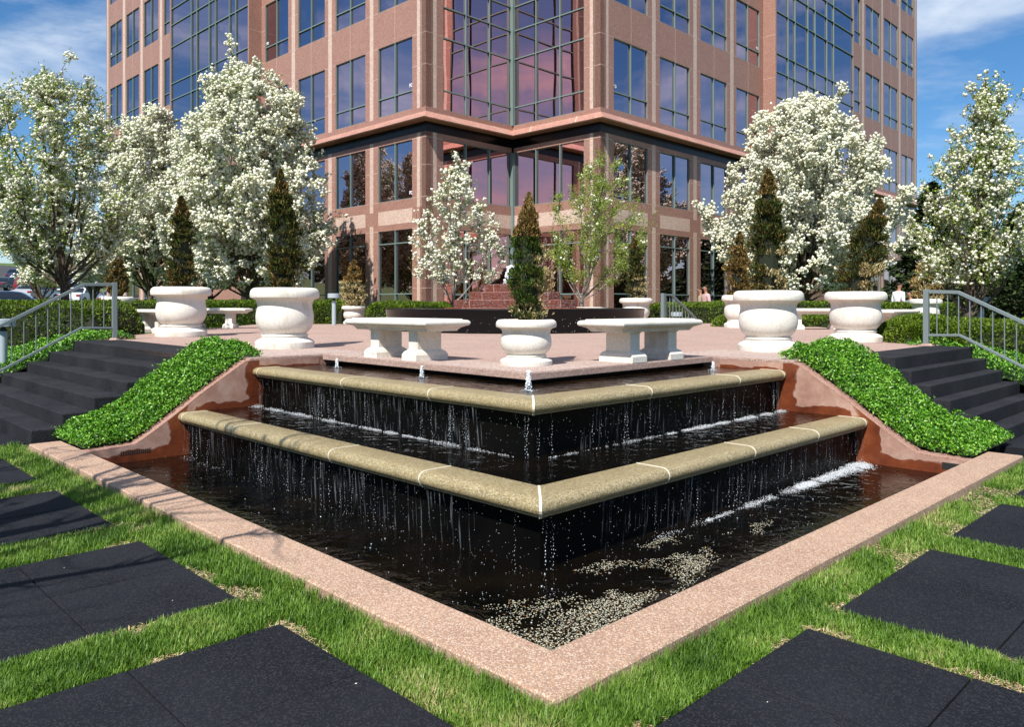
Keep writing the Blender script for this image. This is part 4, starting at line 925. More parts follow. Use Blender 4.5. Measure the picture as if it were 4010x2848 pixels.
for P0, d_, o_, tt in ((Lc, BB, -AA, tLend), (Rc, AA, -BB, tRend), (Lc, AA, -BB, tN1), (Nc, -BB, -AA, tN2)):
    T_ = frame_T(P0, d_, o_); k = 1.1
    while k < tt:
        s_ = .05 if d_ is BB or d_ is AA else 0
        mb.loops([[T_(k - .012, .046, 8.863), T_(k + .012, .046, 8.863), T_(k + .25 + .012, .433, 8.545), T_(k + .25 - .012, .433, 8.545)], [T_(k - .012, .05, 8.866), T_(k + .012, .05, 8.866), T_(k + .25 + .012, .437, 8.548), T_(k + .25 - .012, .437, 8.548)]]); k += 2.35
part(mb, 'ledge_joint', M['mortar'], bld)
# dark inside and roof so that the tower is solid
q = [EL + AA * .4, Lc + AA * .4 + BB * .4, Nc + AA * .4 + BB * .4, Rc + AA * .4 + BB * .4, ER + BB * .4, ER + BB * 30, EL + AA * 30 + BB * 0]
core = [tuple(p_) for p_ in (EL + AA * .38 - BB * .3, Lc + AA * .38 + BB * .3 - BB * 0, Nc + AA * .38 + BB * .38, Rc + AA * .3 + BB * .38, ER + BB * .38 - AA * .3, ER + BB * (tLend - 0) - AA * .3, )]
part(MB().prism(core, GRD, ROOF - .05), 'interior', M['hedgecore'], bld)
part(MB().prism([tuple(EL + BB * .0), tuple(Lc), tuple(Nc), tuple(Rc), tuple(ER), tuple(ER + BB * tLend)], ROOF, ROOF + .4), 'roof', M['red'], bld)
# FD stickers on the panes
def sticker(T, t, z, s_=.17):
    cu = bpy.data.curves.new('FD', 'FONT'); cu.body = 'FD'; cu.size = s_; cu.align_x = 'CENTER'; cu.align_y = 'CENTER'; cu.extrude = .002; cu.offset = .006; cu.materials.append(M['sticker'])
    tmp = bpy.data.objects.new('tmp', cu); COL.objects.link(tmp); bpy.context.view_layer.update(); me_ = bpy.data.meshes.new_from_object(tmp); bpy.data.objects.remove(tmp); o = bpy.data.objects.new('fd_sticker', me_); COL.objects.link(o)
    p0 = Vector(T(t, -.055, z)); nrm = (Vector(T(t, 1, z)) - Vector(T(t, 0, z))); xd = Vector((0, 0, 1)).cross(nrm).normalized()
    mw = Matrix((( xd.x, 0, nrm.x, p0.x), (xd.y, 0, nrm.y, p0.y), (0, 1, 0, p0.z), (0, 0, 0, 1)))
    o.matrix_world = mw; return o
for T, e, rw, side_, dz in ((TL, eL[0], 2, 0, 0.92), (TL, eL[0], 1, 0, .22), (TL, eL[3], 3, 1, .9), (TR, eR[0], 2, 0, .92), (TR, eR[3], 3, 1, .9), (TL, eL[7], 3, 1, .9), (TL, eL[7], 4, 1, .9), (TR, eR[7], 3, 1, .9), (TR, eR[7], 4, 1, .9), (TR, eR[7], 2, 1, .9)):
    wobj = e[0][rw]
    if wobj is None: continue
    t = e[1] + .14 if side_ == 0 else e[2] - .14
    o = sticker(T, t, rows[rw][0] + dz); mwk = o.matrix_world.copy(); o.parent = wobj; o.matrix_world = mwk
    o.matrix_parent_inverse = Matrix.Identity(4); o.matrix_basis = mwk
print('windows', n_win)
# ------------------------------------------------------------ trees
def tube_np(polys, sides=5):
    Vs, Fs = [], []; k = 0
    for pts, rad in polys:
        pts = np.asarray(pts, float); n = len(pts); d = np.gradient(pts, axis=0); d /= np.linalg.norm(d, axis=1)[:, None] + 1e-9
        r_ = np.array([.31, .17, .93]) if abs(d[0, 2]) < .8 else np.array([.9, .3, .1])
        x = np.cross(d, r_); x /= np.linalg.norm(x, axis=1)[:, None] + 1e-9; y = np.cross(d, x)
        th = np.arange(sides) * 2 * np.pi / sides
        rg = pts[:, None] + (x[:, None] * np.cos(th)[None, :, None] + y[:, None] * np.sin(th)[None, :, None]) * np.asarray(rad)[:, None, None]
        i = np.arange(n - 1)[:, None] * sides; j = np.arange(sides)[None]; j2 = (j + 1) % sides
        Fs.append(np.stack([i + j, i + j2, i + sides + j2, i + sides + j], -1).reshape(-1, 4) + k); Vs.append(rg.reshape(-1, 3)); k += n * sides
    return np.vstack(Vs), np.vstack(Fs)
def pear(px, Y, zb, top_py, crown_px, crown_py, label, K=16, fork=.9, twigs=12, nflow=9000, nleaf=3000, fsz=.045, lsz=.05, rt=.13, seed=0, mats=('flower', 'flowerleaf'), name='pear_tree', group='flowering pear trees', bark='bark', profp=(.32, .62, .8), sparse=0.0, upward=1.0, clump=1.0, depth=1.0, jit=1.0, X=None, fill=1.0):
    """px: trunk pixel; crown_px=(left,right) and crown_py=(top,bottom) in display px of the 2287-wide photo"""
    g = np.random.default_rng(seed); k = D / FPX * Y; nleaf = int(nleaf * 1.15)
    X0 = (px - 1143.4) * k if X is None else X; cx0 = ((crown_px[0] + crown_px[1]) / 2 - 1143.4) * k if X is None else X
    rx = (crown_px[1] - crown_px[0]) / 2 * k; zt = EYE + (682.1 - crown_py[0]) * k; zl = EYE + (682.1 - crown_py[1]) * k
    root = empty(name, (X0, Y, zb), label, 'tree', group)
    H = zt - zl; base = np.zeros(3); fk = np.array([g.normal() * .03, 0, fork]); offx = cx0 - X0
    polys = []; tw = []   # twig points for blossoms
    t_ = np.linspace(0, 1, 6); polys.append((np.column_stack([t_ * fk[0] + .02 * np.sin(t_ * 5), 0 * t_, t_ * fk[2]]), rt * (1.35 - .35 * np.minimum(t_ * 3, 1)) * (1 - .12 * t_)))
    lo, pw, pt = profp
    def radius(h): return np.where(h < lo, (np.clip(h, 0, 1) / lo) ** pw * .82 + .18, np.clip((1 - h) / (1 - lo), 0, 1) ** pt)
    nodes_ = []
    for i in range(K):
        ph = i * 2.39996 + g.normal() * .25; hh = np.clip(.34 + .66 * ((i + .5) / K) ** .75 + g.normal() * .05, .25, 1.0) if i else 1.0
        if i % 3 == 2: hh = g.uniform(.12, .5)
        r_end = radius(np.array(hh)) * g.uniform(.72, .98); 
        end = np.array([offx * min(1, hh + .3) + rx * r_end * math.cos(ph), rx * depth * r_end * math.sin(ph), (zl - zb) + H * hh])
        st = fk * np.array([1, 1, g.uniform(.72, 1.0)]) if i % 3 else fk + np.array([offx * .15, 0, (zl - zb + H * .12 - fork) * g.uniform(.2, .9)]) * (1 if hh > .5 else 0)
        c1 = st + (end - st) * np.array([.62, .62, .30 if upward > .5 else .4]); nn = 10; t = np.linspace(0, 1, nn)[:, None]
        P = (1 - t) ** 2 * st + 2 * t * (1 - t) * c1 + t ** 2 * end; L_ = np.linalg.norm(end - st)
        wob = g.normal(size=(nn, 3)) * .018 * L_; wob[0] = 0; P = P + wob * t
        r0 = rt * g.uniform(.34, .52) * (L_ / (H * .9)) ** .5; polys.append((P, np.linspace(1, .10, nn) ** 1.1 * r0 + .004))
        for j in range(twigs):
            s_ = g.uniform(.22, 1.0) ** .8; f = s_ * (nn - 1); a0 = int(min(f, nn - 2)); p = P[a0] + (P[a0 + 1] - P[a0]) * (f - a0)
            dl = (P[a0 + 1] - P[a0]); dl /= np.linalg.norm(dl) + 1e-9
            o_ = g.normal(size=3); o_ /= np.linalg.norm(o_); dr = dl * .55 + o_ * .62 + np.array([0, 0, .42 * upward]); dr /= np.linalg.norm(dr)
            ln = H * g.uniform(.06, .17) * (1.15 - .5 * s_); m_ = 5; tt = np.linspace(0, 1, m_)[:, None]
            Q = p + dr * ln * tt + np.array([0, 0, .15 * upward]) * ln * tt ** 2 + g.normal(size=(m_, 3)) * .03 * ln
            polys.append((Q, np.linspace(r0 * .28, .003, m_)))
            tw.append(Q)
            for q in range(3):
                b0 = Q[g.integers(1, m_)]; o_ = g.normal(size=3); o_ /= np.linalg.norm(o_); d2 = dr * .5 + o_ * .7 + np.array([0, 0, .3]); d2 /= np.linalg.norm(d2)
                Q2 = b0 + d2 * ln * g.uniform(.3, .6) * np.linspace(0, 1, 3)[:, None]; polys.append((Q2, np.linspace(.006, .002, 3) * max(1, rt * 6))); tw.append(Q2)
        tw.append(P[5:]); nodes_.append(P[2:])
    ND = np.vstack(nodes_); nf = int(fill * K * 6)
    for _ in range(nf):
        hh = g.random() ** .9 * .97 + .01; r_ = rx * radius(np.array(hh)) * g.uniform(.35, 1.0) ** .6 * (1 + .22 * nz(hh * 7 + seed, _ * .37)); ph = g.uniform(0, 6.283)
        E_ = np.array([offx * min(1, hh + .3) + r_ * math.cos(ph), r_ * depth * math.sin(ph), (zl - zb) + H * hh])
        dd = ND - E_; cost = np.linalg.norm(dd, axis=1) + np.maximum(dd[:, 2] + .25, 0) * 2.5; b0 = ND[np.argmin(cost)]
        t = np.linspace(0, 1, 6)[:, None]; c1 = b0 + (E_ - b0) * np.array([.6, .6, .3]); Q = (1 - t) ** 2 * b0 + 2 * t * (1 - t) * c1 + t ** 2 * E_ + g.normal(size=(6, 3)) * .015 * np.linalg.norm(E_ - b0)
        Q[0] = b0; polys.append((Q, np.linspace(rt * .10, .003, 6))); tw.append(Q[2:]); tw.append(Q[3:])
    V_, F_ = tube_np(polys); npmesh('trunk', V_, F_, [M[bark]], parent=root, smooth=True)
    # blossoms and leaves along the twigs
    def along(n, spread):
        idx = g.integers(0, len(tw), n); out = np.empty((n, 3))
        for q in range(n):
            T_ = tw[idx[q]]; f = g.random() * (len(T_) - 1); a0 = int(f); a0 = min(a0, len(T_) - 2); out[q] = T_[a0] + (T_[a0 + 1] - T_[a0]) * (f - a0)
        return out + g.normal(size=(n, 3)) * spread
    parts = []
    if nflow:
        nc = max(nflow // 3, 1); C = along(nc, fsz * .8 * jit); P = C[g.integers(0, nc, nflow)] + g.normal(size=(nflow, 3)) * fsz * .75 * clump
        P = P[P[:, 2] > (zl - zb) * .94]; parts.append((blobs(P, g.uniform(.45, 1.05, len(P)) * fsz), 0))
    if nleaf:
        P = along(nleaf, lsz * .9 * jit); P = P[P[:, 2] > (zl - zb) * .92]; nleaf = len(P); nr = g.normal(size=(nleaf, 3)) + np.array([0, 0, .5]); nr /= np.linalg.norm(nr, axis=1)[:, None]
        parts.append((leaves(P, nr, g.uniform(.6, 1.3, nleaf) * lsz, g.uniform(.6, 1.2, nleaf) * lsz * .5, .3), 1))
    V_, F_, mi = join(parts); npmesh('crown', V_, F_, [M[mats[0]], M[mats[1]]], mi, parent=root)
    return root
pear(145, 16.5, .55, 0, (-100, 320), (160, 590), 'large white and green flowering tree at the left, forked trunk above the parked cars', K=26, fork=1.75, twigs=11, nflow=12500, nleaf=17000, fsz=.040, lsz=.07, rt=.10, seed=11, profp=(.5, .3, .5), fill=2.2)
pear(92, 34, 1.0, 0, (-20, 150), (470, 635), 'small round flowering tree behind the large left one, over the cars', K=12, fork=1.0, nflow=6500, nleaf=2500, fsz=.07, lsz=.09, rt=.13, seed=12)
pear(205, 28, .9, 0, (120, 270), (440, 630), 'flowering tree with a dark trunk between the large left tree and the stair railing', K=12, fork=1.2, nflow=6500, nleaf=2800, fsz=.06, lsz=.08, rt=.12, seed=13)
pear(335, 33, .8, 0, (215, 465), (235, 635), 'white flowering tree behind the planter beside the left stairs', K=22, fork=1.5, twigs=13, nflow=24000, nleaf=10000, fsz=.080, lsz=.10, rt=.14, seed=14, profp=(.34, .3, .45), clump=1.1, fill=1.7)
pear(560, 28, .8, 0, (355, 765), (138, 640), 'tallest flowering tree, white and pale green, in front of the left facade', K=34, fork=1.4, twigs=14, nflow=46000, nleaf=24000, fsz=.074, lsz=.092, rt=.15, seed=15, profp=(.30, .25, .50), clump=1.1, fill=2.4)
pear(470, 30.5, .8, 0, (300, 590), (265, 640), 'low wide flowering tree filling the gap left of the tallest one', K=16, fork=1.3, twigs=12, nflow=24000, nleaf=9000, fsz=.074, lsz=.09, rt=.12, seed=25, profp=(.36, .5, .7), clump=1.1, fill=1.6)
pear(1795, 31, .8, 0, (1560, 2035), (212, 650), 'broad dense white flowering tree in front of the right facade', K=36, fork=1.2, twigs=14, nflow=52000, nleaf=7500, fsz=.079, lsz=.08, rt=.15, seed=16, profp=(.36, .3, .55), clump=1.15, fill=2.0)
pear(2160, 15.5, .6, 0, (2050, 2350), (180, 625), 'flowering tree with sparse upright top shoots at the right edge', K=24, fork=1.0, twigs=12, nflow=7600, nleaf=15000, fsz=.042, lsz=.062, rt=.10, seed=17, profp=(.33, .4, .95), fill=1.4)
pear(1013, 23.0, 1.0, 0, (895, 1150), (362, 628), 'young slender tree with loose white blossom left of the tiered fountain', K=15, fork=.75, twigs=7, nflow=3600, nleaf=4500, fsz=.056, lsz=.055, rt=.055, seed=18, bark='barklight', profp=(.30, .25, .75), clump=.8, fill=2.4)
pear(1300, 23.5, 1.0, 0, (1222, 1480), (335, 640), 'young tree in light green leaf with few blossoms right of the tiered fountain', K=15, fork=.95, twigs=9, nflow=260, nleaf=13500, fsz=.055, lsz=.066, rt=.06, seed=19, mats=('flower', 'greenleaf'), bark='barklight', profp=(.48, .4, .6), fill=1.3)
# leafless tree behind the viewer's left shoulder: its branches throw the shadows on the lawn
pear(0, 2.4, .08, 0, (-2200, 2200), (-3400, -1500), 'budding tree standing over the lawn at the far left, outside the view, casting branch shadows', K=22, fork=2.2, twigs=16, nflow=120, nleaf=500, fsz=.03, lsz=.04, rt=.13, seed=20, X=-5.0, group='trees round the lawn')
# evergreens at the right
def conifer(x, y, zb, h_, r_, label, seed, n=5200):
    g = np.random.default_rng(seed); root = empty('evergreen_tree', (x, y, zb), label, 'tree', 'dark evergreens at the right')
    MB().tube([(0, 0, 0), (0, 0, h_ * .9)], [r_ * .09, .02], 7).build('trunk', M['bark'], root)
    h = g.random(n) ** 1.25; th = g.uniform(0, 6.283, n); lay = 1 + .22 * np.sin(h * h_ * 5.2 + th * 2) + .12 * np.sin(th * 5 + h * 9)
    rr = r_ * (1 - h) ** .75 * lay * (.35 + .65 * g.random(n) ** .5) + .05
    P = np.column_stack([rr * np.cos(th), rr * np.sin(th), .25 + h * (h_ - .25) - rr * .12]); tip = np.column_stack([np.cos(th), np.sin(th), g.uniform(-.5, .5, n)]) + g.normal(size=(n, 3)) * .3; tip /= np.linalg.norm(tip, axis=1)[:, None]
    nr = np.cross(tip, g.normal(size=(n, 3))); nr /= np.linalg.norm(nr, axis=1)[:, None]
    L_ = r_ * .16 * g.uniform(.6, 1.3, n); V_, F_ = leaves(P, nr, L_, L_ * .42, .35, tip); npmesh('crown', V_, F_, [M['conifer']], parent=root)
for i, (x, y, hh, rr, lb) in enumerate(((21.5, 40, 7.2, 2.6, 'dark evergreen nearest the tower corner at the right'), (25.5, 39, 6.0, 2.8, 'bushy dark evergreen behind the forked trunk of the right edge tree'), (17.6, 29.5, 3.4, 1.5, 'low dark evergreen behind the golden dead shrub'), (20.2, 30, 4.2, 2.0, 'dark evergreen behind the big bollard light at the right'), (23.3, 31, 5.0, 2.2, 'dark evergreen at the right edge above the long hedge'), (29, 42, 7.8, 3.2, 'tall dark evergreen at the far right edge'), (14.4, 22.5, 2.6, 1.2, 'small dark evergreen just behind the right railing'), (26.5, 33, 5.0, 2.4, 'dark evergreen partly outside the right edge'))):
    conifer(x, y, ground_h(x, y), hh, rr, lb, 60 + i)
# far wood round the grounds
g = np.random.default_rng(5); n = 42000; th = g.uniform(0, 2 * np.pi, n); rr = g.uniform(165, 215, n); x = rr * np.sin(th); y = rr * np.cos(th)
hh = np.array([7 + 4 * nz(math.cos(t_) * 9, math.sin(t_) * 9) + 2.5 * nz(math.cos(t_) * 40, math.sin(t_) * 40) for t_ in th])
z = np.array([ground_h(a_, b_) for a_, b_ in zip(x, y)]) + hh * g.random(n) ** .7
keep = (np.abs(np.arctan2(x, y)) > R(20)) & ~((x < 0) & (y > 60) & (np.arctan2(x, y) > R(-36)))
P = np.column_stack([x, y, z])[keep]; nr = unit(len(P)); V_, F_ = leaves(P, nr, g.uniform(1.2, 2.6, len(P)), g.uniform(1, 2, len(P)), .3)
tag(npmesh('far_wood', V_, F_, [M['wood']]), 'distant brown and green wood round the grounds', 'wood', kind='stuff')
# ------------------------------------------------------------ parked cars
def car(col, body='sedan'):
    root = bpy.data.objects.new('parked_car', None); COL.objects.link(root)
    Lh, Wh = 2.25, .88; top = 1.42 if body == 'sedan' else (1.72 if body == 'suv' else 1.5)
    if body == 'sedan': pr = [(-2.25, .35), (-2.27, .62), (-2.2, .86), (-1.55, .96), (-.95, top - .06), (-.55, top), (.35, top), (.6, top - .05), (1.25, .98), (2.1, .82), (2.26, .62), (2.26, .32)]; gl = ((-1.45, 1.0), (-.92, top - .09), (.52, top - .09), (1.12, 1.0))
    elif body == 'suv': pr = [(-2.25, .4), (-2.28, .75), (-2.2, 1.08), (-2.05, top - .1), (-1.85, top), (.35, top), (.6, top - .06), (1.2, 1.12), (2.15, .98), (2.28, .72), (2.28, .38)]; gl = ((-2.1, 1.1), (-1.93, top - .12), (.5, top - .12), (1.05, 1.13))
    else: pr = [(-2.2, .35), (-2.24, .7), (-2.18, .95), (-2.0, 1.02), (-1.6, top - .05), (-1.2, top), (.45, top), (.7, top - .06), (1.4, .98), (2.2, .8), (2.28, .58), (2.28, .34)]; gl = ((-1.95, 1.04), (-1.58, top - .09), (.6, top - .09), (1.25, 1.02))
    rings = []
    for y_, s_, zz in ((-Wh, .97, .0), (-Wh + .04, 1, 0), (-.5, 1.0, .02), (.5, 1.0, .02), (Wh - .04, 1, 0), (Wh, .97, 0)):
        rings.append([(x_ * s_, y_ * (1 if z_ < 1.0 else (1 - .16 * (z_ - 1.0) / .5)), (z_ + (zz if z_ > .8 else 0))) for x_, z_ in pr])
    b_ = MB().loops(rings).build('body', col, root, smooth=True)
    for s_ in (-1, 1):
        yw = lambda z_: s_ * (Wh * (1 - .16 * max(z_ - 1, 0) / .5) + .006)
        m_ = MB(); m_.add([(x_, yw(z_), z_) for x_, z_ in gl], [(0, 1, 2, 3)]); m_.build('side_window', M['carglass'], root)
    for (x0, z0), (x1, z1), nm in (((gl[0][0] - .04, 1.03), (gl[1][0] - .02, gl[1][1]), 'rear_window'), ((gl[3][0] + .06, 1.03), (gl[2][0] + .04, gl[2][1]), 'windscreen')):
        sx_ = -1 if x0 < 0 else 1; m_ = MB(); wy = Wh * .86; dx_ = .03 * sx_
        m_.add([(x0 + dx_, -wy, z0 + .03), (x0 + dx_, wy, z0 + .03), (x1 + dx_ * 1.4, wy * .86, z1 + .03), (x1 + dx_ * 1.4, -wy * .86, z1 + .03)], [(0, 1, 2, 3)]); m_.build(nm, M['carglass'], root)
    for x_ in (-1.4, 1.4):
        for s_ in (-1, 1):
            w_ = MB(); w_.loops([[(x_ + .32 * math.cos(a_ * .3927), s_ * (Wh - .16), .32 + .32 * math.sin(a_ * .3927)) for a_ in range(16)], [(x_ + .32 * math.cos(a_ * .3927), s_ * (Wh + .012), .32 + .32 * math.sin(a_ * .3927)) for a_ in range(16)]])
            wo = w_.build('wheel', M['rubber'], root)
            r_ = MB(); r_.loops([[(x_ + .2 * math.cos(a_ * .3927), s_ * (Wh + .0), .32 + .2 * math.sin(a_ * .3927)) for a_ in range(16)], [(x_ + .18 * math.cos(a_ * .3927), s_ * (Wh + .02), .32 + .18 * math.sin(a_ * .3927)) for a_ in range(16)]]); r_.build('rim', M['chrome'], wo)
    for s_ in (-1, 1):
        m_ = MB().box(-2.29, -2.2, s_ * .72 - .13, s_ * .72 + .13, .70, .84); m_.build('tail_light', M['redlamp'], root)
        m_ = MB().box(2.16, 2.285, s_ * .66 - .16, s_ * .66 + .16, .62, .74); m_.build('headlight', M['chrome'], root)
    MB().box(-2.30, -2.25, -.26, .26, .5, .62).build('number_plate', M['sticker'], root)
    return root
paint = {k: plain(k + '_car_paint', c, .25, spec=.7, coat=.8) for k, c in dict(dark_blue=(.01, .02, .07), maroon=(.14, .012, .016), silver=(.42, .44, .46), white=(.7, .71, .73), black=(.012, .013, .016), grey=(.14, .16, .18), blue=(.03, .07, .2)).items()}
cars = [(10, 1172, 50, 'dark_blue', 'sedan', 205, 'dark blue sedan parked nearest at the left edge, above the hedge'), (80, 1175, 66, 'silver', 'sedan', 92, 'silver sedan seen from behind, left of the dark forked trunks'), (75, 1162, 74, 'maroon', 'suv', 100, 'maroon van behind the silver sedan'), (15, 1156, 80, 'black', 'sedan', 96, 'black sedan in the second row at the left edge'), (182, 1171, 64, 'white', 'sedan', 95, 'white sedan just right of the dark tree trunk at the left'), (160, 1160, 76, 'black', 'suv', 94, 'black van in the second row behind the white sedan'), (55, 1146, 92, 'dark_blue', 'hatch', 90, 'dark blue estate car in the far row, top left'), (205, 1150, 88, 'grey', 'suv', 96, 'grey pickup like car in the far row'), (120, 1150, 88, 'blue', 'sedan', 94, 'blue sedan in the far row above the maroon van'), (290, 1170, 62, 'silver', 'hatch', 70, 'silver hatchback seen through the stair railing'), (330, 1160, 74, 'blue', 'sedan', 80, 'blue sedan seen through the top of the stair railing'), (372, 1168, 66, 'white', 'sedan', 84, 'white car at the right end of the row, beside the railing post'), (258, 1148, 92, 'white', 'hatch', 90, 'white car in the far row above the handrail')]
for i, (xd, py, Y, cl, bd, rz, lb) in enumerate(cars):
    c = car(paint[cl], bd); x = (xd - 1143.4) * D / FPX * Y; c.location = (x, Y, ground_h(x, Y) + .06); c.rotation_euler = (0, 0, R(rz)); tag(c, lb, 'car', 'cars in the parking lot')
# ------------------------------------------------------------ people
def person(loc, rz, label, shirt, trousers, hgt=1.78, arm=(0, 0), group='people near the tower'):
    s_ = hgt / 1.78; root = empty('person', loc, label, 'person', group, rz)
    def skin(name, m_, verts, edges, rad, sub=2, parent=root):
        me = bpy.data.meshes.new(name); me.from_pydata([(x_ * s_, y_ * s_, z_ * s_) for x_, y_, z_ in verts], edges, []); me.materials.append(m_)
        o = link(name, me, parent); sk = o.modifiers.new('skin', 'SKIN'); sk.use_smooth_shade = True
        for i, v_ in enumerate(me.skin_vertices[0].data): v_.radius = (rad[i][0] * s_, rad[i][1] * s_) if hasattr(rad[i], '__len__') else (rad[i] * s_, rad[i] * s_); v_.use_root = (i == 0)
        sb = o.modifiers.new('sub', 'SUBSURF'); sb.levels = sub; sb.render_levels = sub; return o
    hx = .10; fw = .10
    V = [(0, 0, .95), (0, 0, 1.15), (0, .0, 1.38), (0, .01, 1.50), (0, .03, 1.56), (0, .04, 1.66), (0, .045, 1.73)]
    Ed = [(0, 1), (1, 2), (2, 3), (3, 4), (4, 5), (5, 6)]; Rd = [(.15, .11), (.145, .10), (.17, .11), .055, .055, (.075, .095), (.065, .08)]
    for sd, f_ in ((-1, arm[0]), (1, arm[1])):
        k = len(V); V += [(sd * .19, 0, 1.40), (sd * .23, -.03, 1.12), (sd * .22, .05 + f_ * .12, .88 + f_ * .12), (sd * .22, .08 + f_ * .14, .80 + f_ * .13)]; Ed += [(2, k), (k, k + 1), (k + 1, k + 2), (k + 2, k + 3)]; Rd += [.06, .043, .03, .034]
        k = len(V); V += [(sd * .09, 0, .86), (sd * .10, .02 + sd * .04, .48), (sd * .10, -.02 + sd * .07, .09), (sd * .10, .11 + sd * .07, .04)]; Ed += [(0, k), (k, k + 1), (k + 1, k + 2), (k + 2, k + 3)]; Rd += [.085, .055, .04, .04]
    skin('body', M['skin'], V, Ed, Rd)
    V = [(0, 0, .93), (0, 0, 1.15), (0, 0, 1.38), (0, .005, 1.475)]; Ed = [(0, 1), (1, 2), (2, 3)]; Rd = [(.175, .13), (.17, .125), (.185, .125), (.07, .065)]
    for sd, f_ in ((-1, arm[0]), (1, arm[1])):
        k = len(V); V += [(sd * .195, 0, 1.40), (sd * .235, -.03, 1.12), (sd * .222, .045 + f_ * .12, .91 + f_ * .12)]; Ed += [(2, k), (k, k + 1), (k + 1, k + 2)]; Rd += [.078, .062, .052]
    skin('shirt', M[shirt], V, Ed, Rd)
    V = [(0, 0, .98), (0, 0, .88)]; Ed = [(0, 1)]; Rd = [(.165, .125), (.165, .12)]
    for sd in (-1, 1):
        k = len(V); V += [(sd * .095, 0, .80), (sd * .10, .02 + sd * .04, .48), (sd * .10, -.02 + sd * .07, .08)]; Ed += [(1, k), (k, k + 1), (k + 1, k + 2)]; Rd += [.10, .075, .062]
    skin('trousers', M[trousers], V, Ed, Rd)
    skin('hair', M['hair'], [(0, -.0, 1.66), (0, .005, 1.73), (0, .03, 1.775)], [(0, 1), (1, 2)], [(.07, .055), (.082, .085), (.06, .07)])
    b_ = MB(); b_.lathe([(.0, -.02), (.012, -.012), (.016, .0), (.008, .02), (0, .03)], (0, .135, 1.64), 8); b_.build('nose', M['skin'], root, smooth=True)
    for sd in (-1, 1):
        b_ = MB(); b_.box(sd * .045 - .02, sd * .045 + .02, -.13, .14, .0, .06); b_.v = [(x_ + sd * .055, y_ + .04 + sd * .05, z_) for x_, y_, z_ in b_.v]; b_.build('shoe', M['rubber'], root, bevel=.01)
def pp(xd, ytop, Y, rz, label, sh, trs, h_=1.78, arm=(0, 0)):
    x = (xd - 1143.4) * D / FPX * Y; zt = EYE + (682.1 - ytop) * D / FPX * Y
    person((x, Y, zt - h_), rz, label, sh, trs, h_, arm)
pp(2007, 631, 27.5, R(-72), 'standing man in a white shirt and dark trousers, facing right', 'shirtw', 'dark', arm=(0, 1))
pp(2034, 650, 26.5, R(95), 'person in a grey top and blue jeans half hidden behind the golden dead shrub', 'shirtg', 'jeans', 1.70)
pp(1577, 637, 28.6, R(100), 'person in a pink shirt and pale trousers by the tower windows, facing left', 'shirtp', 'khaki', 1.76)
pp(1566, 642, 29.4, R(60), 'person in a tan top beside the one in the pink shirt', 'shirtt', 'khaki', 1.72)
# ------------------------------------------------------------ grass
def in_slab(a, b):
    r_ = np.zeros(len(a), bool)
    for a0, a1, b0, b1 in SL: r_ |= (a > a0 - .004) & (a < a1 + .004) & (b > b0 - .004) & (b < b1 + .004)
    r_ |= (a > -1.92) & (a < -.4) & (b > 7.55) & (b < 12); r_ |= (b > -1.92) & (b < 0) & (a > 7.13) & (a < 11)
    r_ |= (a > -.495) & (b > -.495)
    return r_
g = np.random.default_rng(9); n = 2600000
y = 2.35 + 9.5 * g.random(n) ** 1.5; x = g.uniform(-1.25, 1.25, n) * (y + .6); a = (x - O[0]) * A[0] + (y - O[1]) * A[1]; b = (x - O[0]) * B[0] + (y - O[1]) * B[1]
k = ~in_slab(a, b) & (a < 10) & (b < 10) & (a > -6) & (b > -6)
x, y, a, b = x[k], y[k], a[k], b[k]
q = g.random(len(x)) < np.clip(1.1 - y * .07, .4, 1) * np.where(np.abs(x) > .70 * (y + .6), .4, 1); x, y, a, b = x[q], y[q], a[q], b[q]
# thin, dry patches along the slab edges (as wear, not shade)
grid = {}
def patch(xx, yy):
    out = np.empty(len(xx)); 
    key = np.round(xx / .05).astype(int) * 100003 + np.round(yy / .05).astype(int)
    uq, inv = np.unique(key, return_inverse=True); first = np.zeros(len(uq), int); first[inv] = np.arange(len(xx))
    vals = np.array([nz(xx[i] * 2.3 + 11, yy[i] * 2.3, .5) + .5 * nz(xx[i] * 7, yy[i] * 7, 3.3) for i in first]); return vals[inv]
pv = patch(x, y)
near = np.zeros(len(x))
for a0, a1, b0, b1 in SL:
    d_ = np.maximum(np.maximum(a0 - a, a - a1), np.maximum(b0 - b, b - b1)); near = np.maximum(near, np.clip(1 - d_ / .11, 0, 1))
bare = (near * .75 + pv * 1.1 > .70); bare |= (b < -.48) & (b > -.80) & (a > 3.3) & (a < 4.9) & (pv > -.25)
print('grass blades', len(x), 'bare', bare.mean())
keep = ~bare | (g.random(len(x)) < .10); x_, y_, pv_, nr_ = x[keep], y[keep], pv[keep], near[keep]
if len(x_) > 560000: s_ = g.choice(len(x_), 560000, False); x_, y_, pv_, nr_ = x_[s_], y_[s_], pv_[s_], nr_[s_]
n = len(x_); print('kept', n); base = np.column_stack([x_, y_, np.full(n, .09)])
a_c = (x_ - O[0]) * A[0] + (y_ - O[1]) * A[1]; b_c = (x_ - O[0]) * B[0] + (y_ - O[1]) * B[1]
dc = np.where((a_c < -.49) & (b_c > -.6), -.49 - a_c, 9); dc = np.minimum(dc, np.where((b_c < -.49) & (a_c > -.6), -.49 - b_c, 9)); edge_ = np.clip(1 - dc / .14, 0, 1) * np.where(a_c > 1.0, .35, 1)
hgt = g.uniform(.022, .056, n) * (1 + .25 * pv_) * (1 - .3 * nr_) * (1 + .6 * edge_); wd = g.uniform(.0012, .0026, n) * (1 + y_ * .07); az = g.uniform(0, 6.283, n); ln = g.uniform(.1, 1.0, n) * hgt * .8
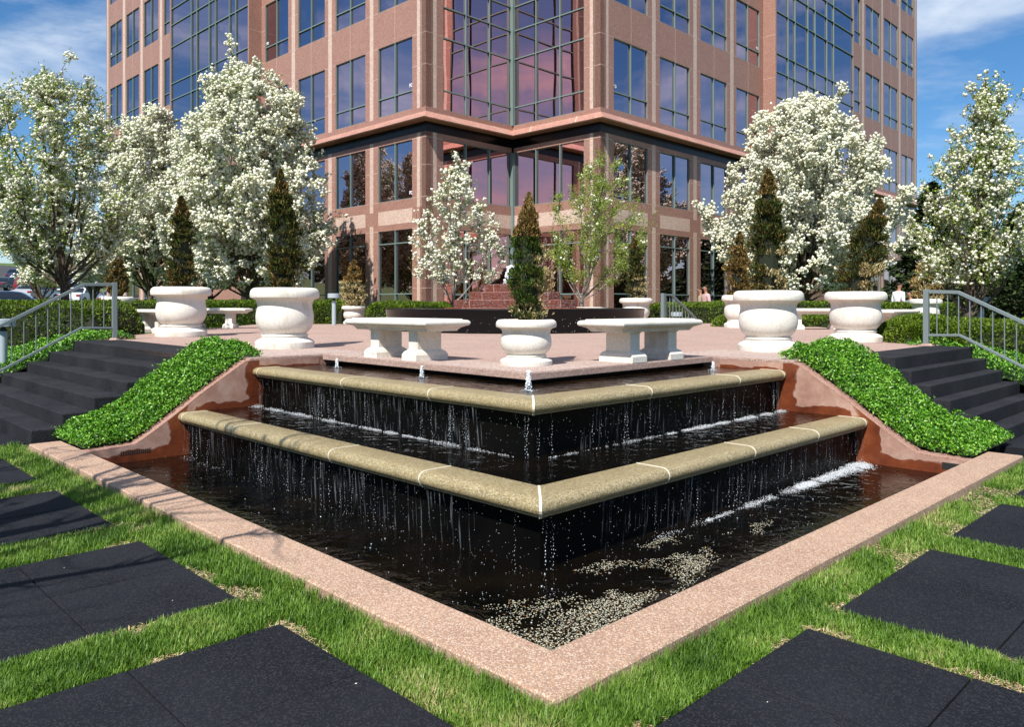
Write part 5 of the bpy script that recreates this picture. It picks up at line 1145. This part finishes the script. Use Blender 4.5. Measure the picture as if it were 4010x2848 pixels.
sd = np.column_stack([np.cos(az), np.sin(az), 0 * az]) * wd[:, None]; dr = np.column_stack([-np.sin(az), np.cos(az), 0 * az]) * ln[:, None]; az2 = g.uniform(0, 6.283, n)
up = np.array([0, 0, 1.0])
V_ = np.stack([base - sd, base + sd, base + dr * .35 + up * (hgt * .6)[:, None] + sd * .8, base + dr * .35 + up * (hgt * .6)[:, None] - sd * .8, base + dr + up * hgt[:, None]], 1).reshape(-1, 3)
k = (np.arange(n) * 5)[:, None]; F_ = np.stack([np.hstack([k, k + 1, k + 2]), np.hstack([k, k + 2, k + 3]), np.hstack([k + 3, k + 2, k + 4])], 1).reshape(-1, 3)
tag(npmesh('grass', V_, F_, [M['grass']]), 'short green lawn grass between the black slabs and the coping', 'grass', kind='stuff')
# dry straw lying in the bare patches
xb, yb = x[bare], y[bare]; s_ = g.random(len(xb)) < .35; xb, yb = xb[s_], yb[s_]; n = len(xb); 
P = np.column_stack([xb, yb, .094 + .014 * g.random(n)]); nr = np.tile([0, 0, 1.0], (n, 1)) + g.normal(size=(n, 3)) * .3; nr /= np.linalg.norm(nr, axis=1)[:, None]
V_, F_ = leaves(P, nr, g.uniform(.02, .055, n), g.uniform(.003, .006, n), .2); tag(npmesh('dry_straw', V_, F_, [M['straw']]), 'pale dry clippings in the worn edges of the lawn', 'straw', kind='stuff')
# litter: petals and bits on slabs, steps and coping
n = 260; a = g.uniform(-4, 7, n); b = g.uniform(-4, 7, n); k = ((a < -.17) | (b < -.17)) & (a + b > -2.5); a, b = a[k], b[k]; n = len(a)
p = O[None] + a[:, None] * A + b[:, None] * B; zz = np.where((a > -.48) & (b > -.48), .168, .112); P = np.column_stack([p, zz]); nr = np.tile([0, 0, 1.0], (n, 1)) + g.normal(size=(n, 3)) * .1; nr /= np.linalg.norm(nr, axis=1)[:, None]
V_, F_ = leaves(P, nr, g.uniform(.006, .014, n), g.uniform(.005, .01, n), .1); tag(npmesh('fallen_petals', V_, F_, [M['flower']]), 'stray white petals scattered over slabs and coping', 'petals', kind='stuff')
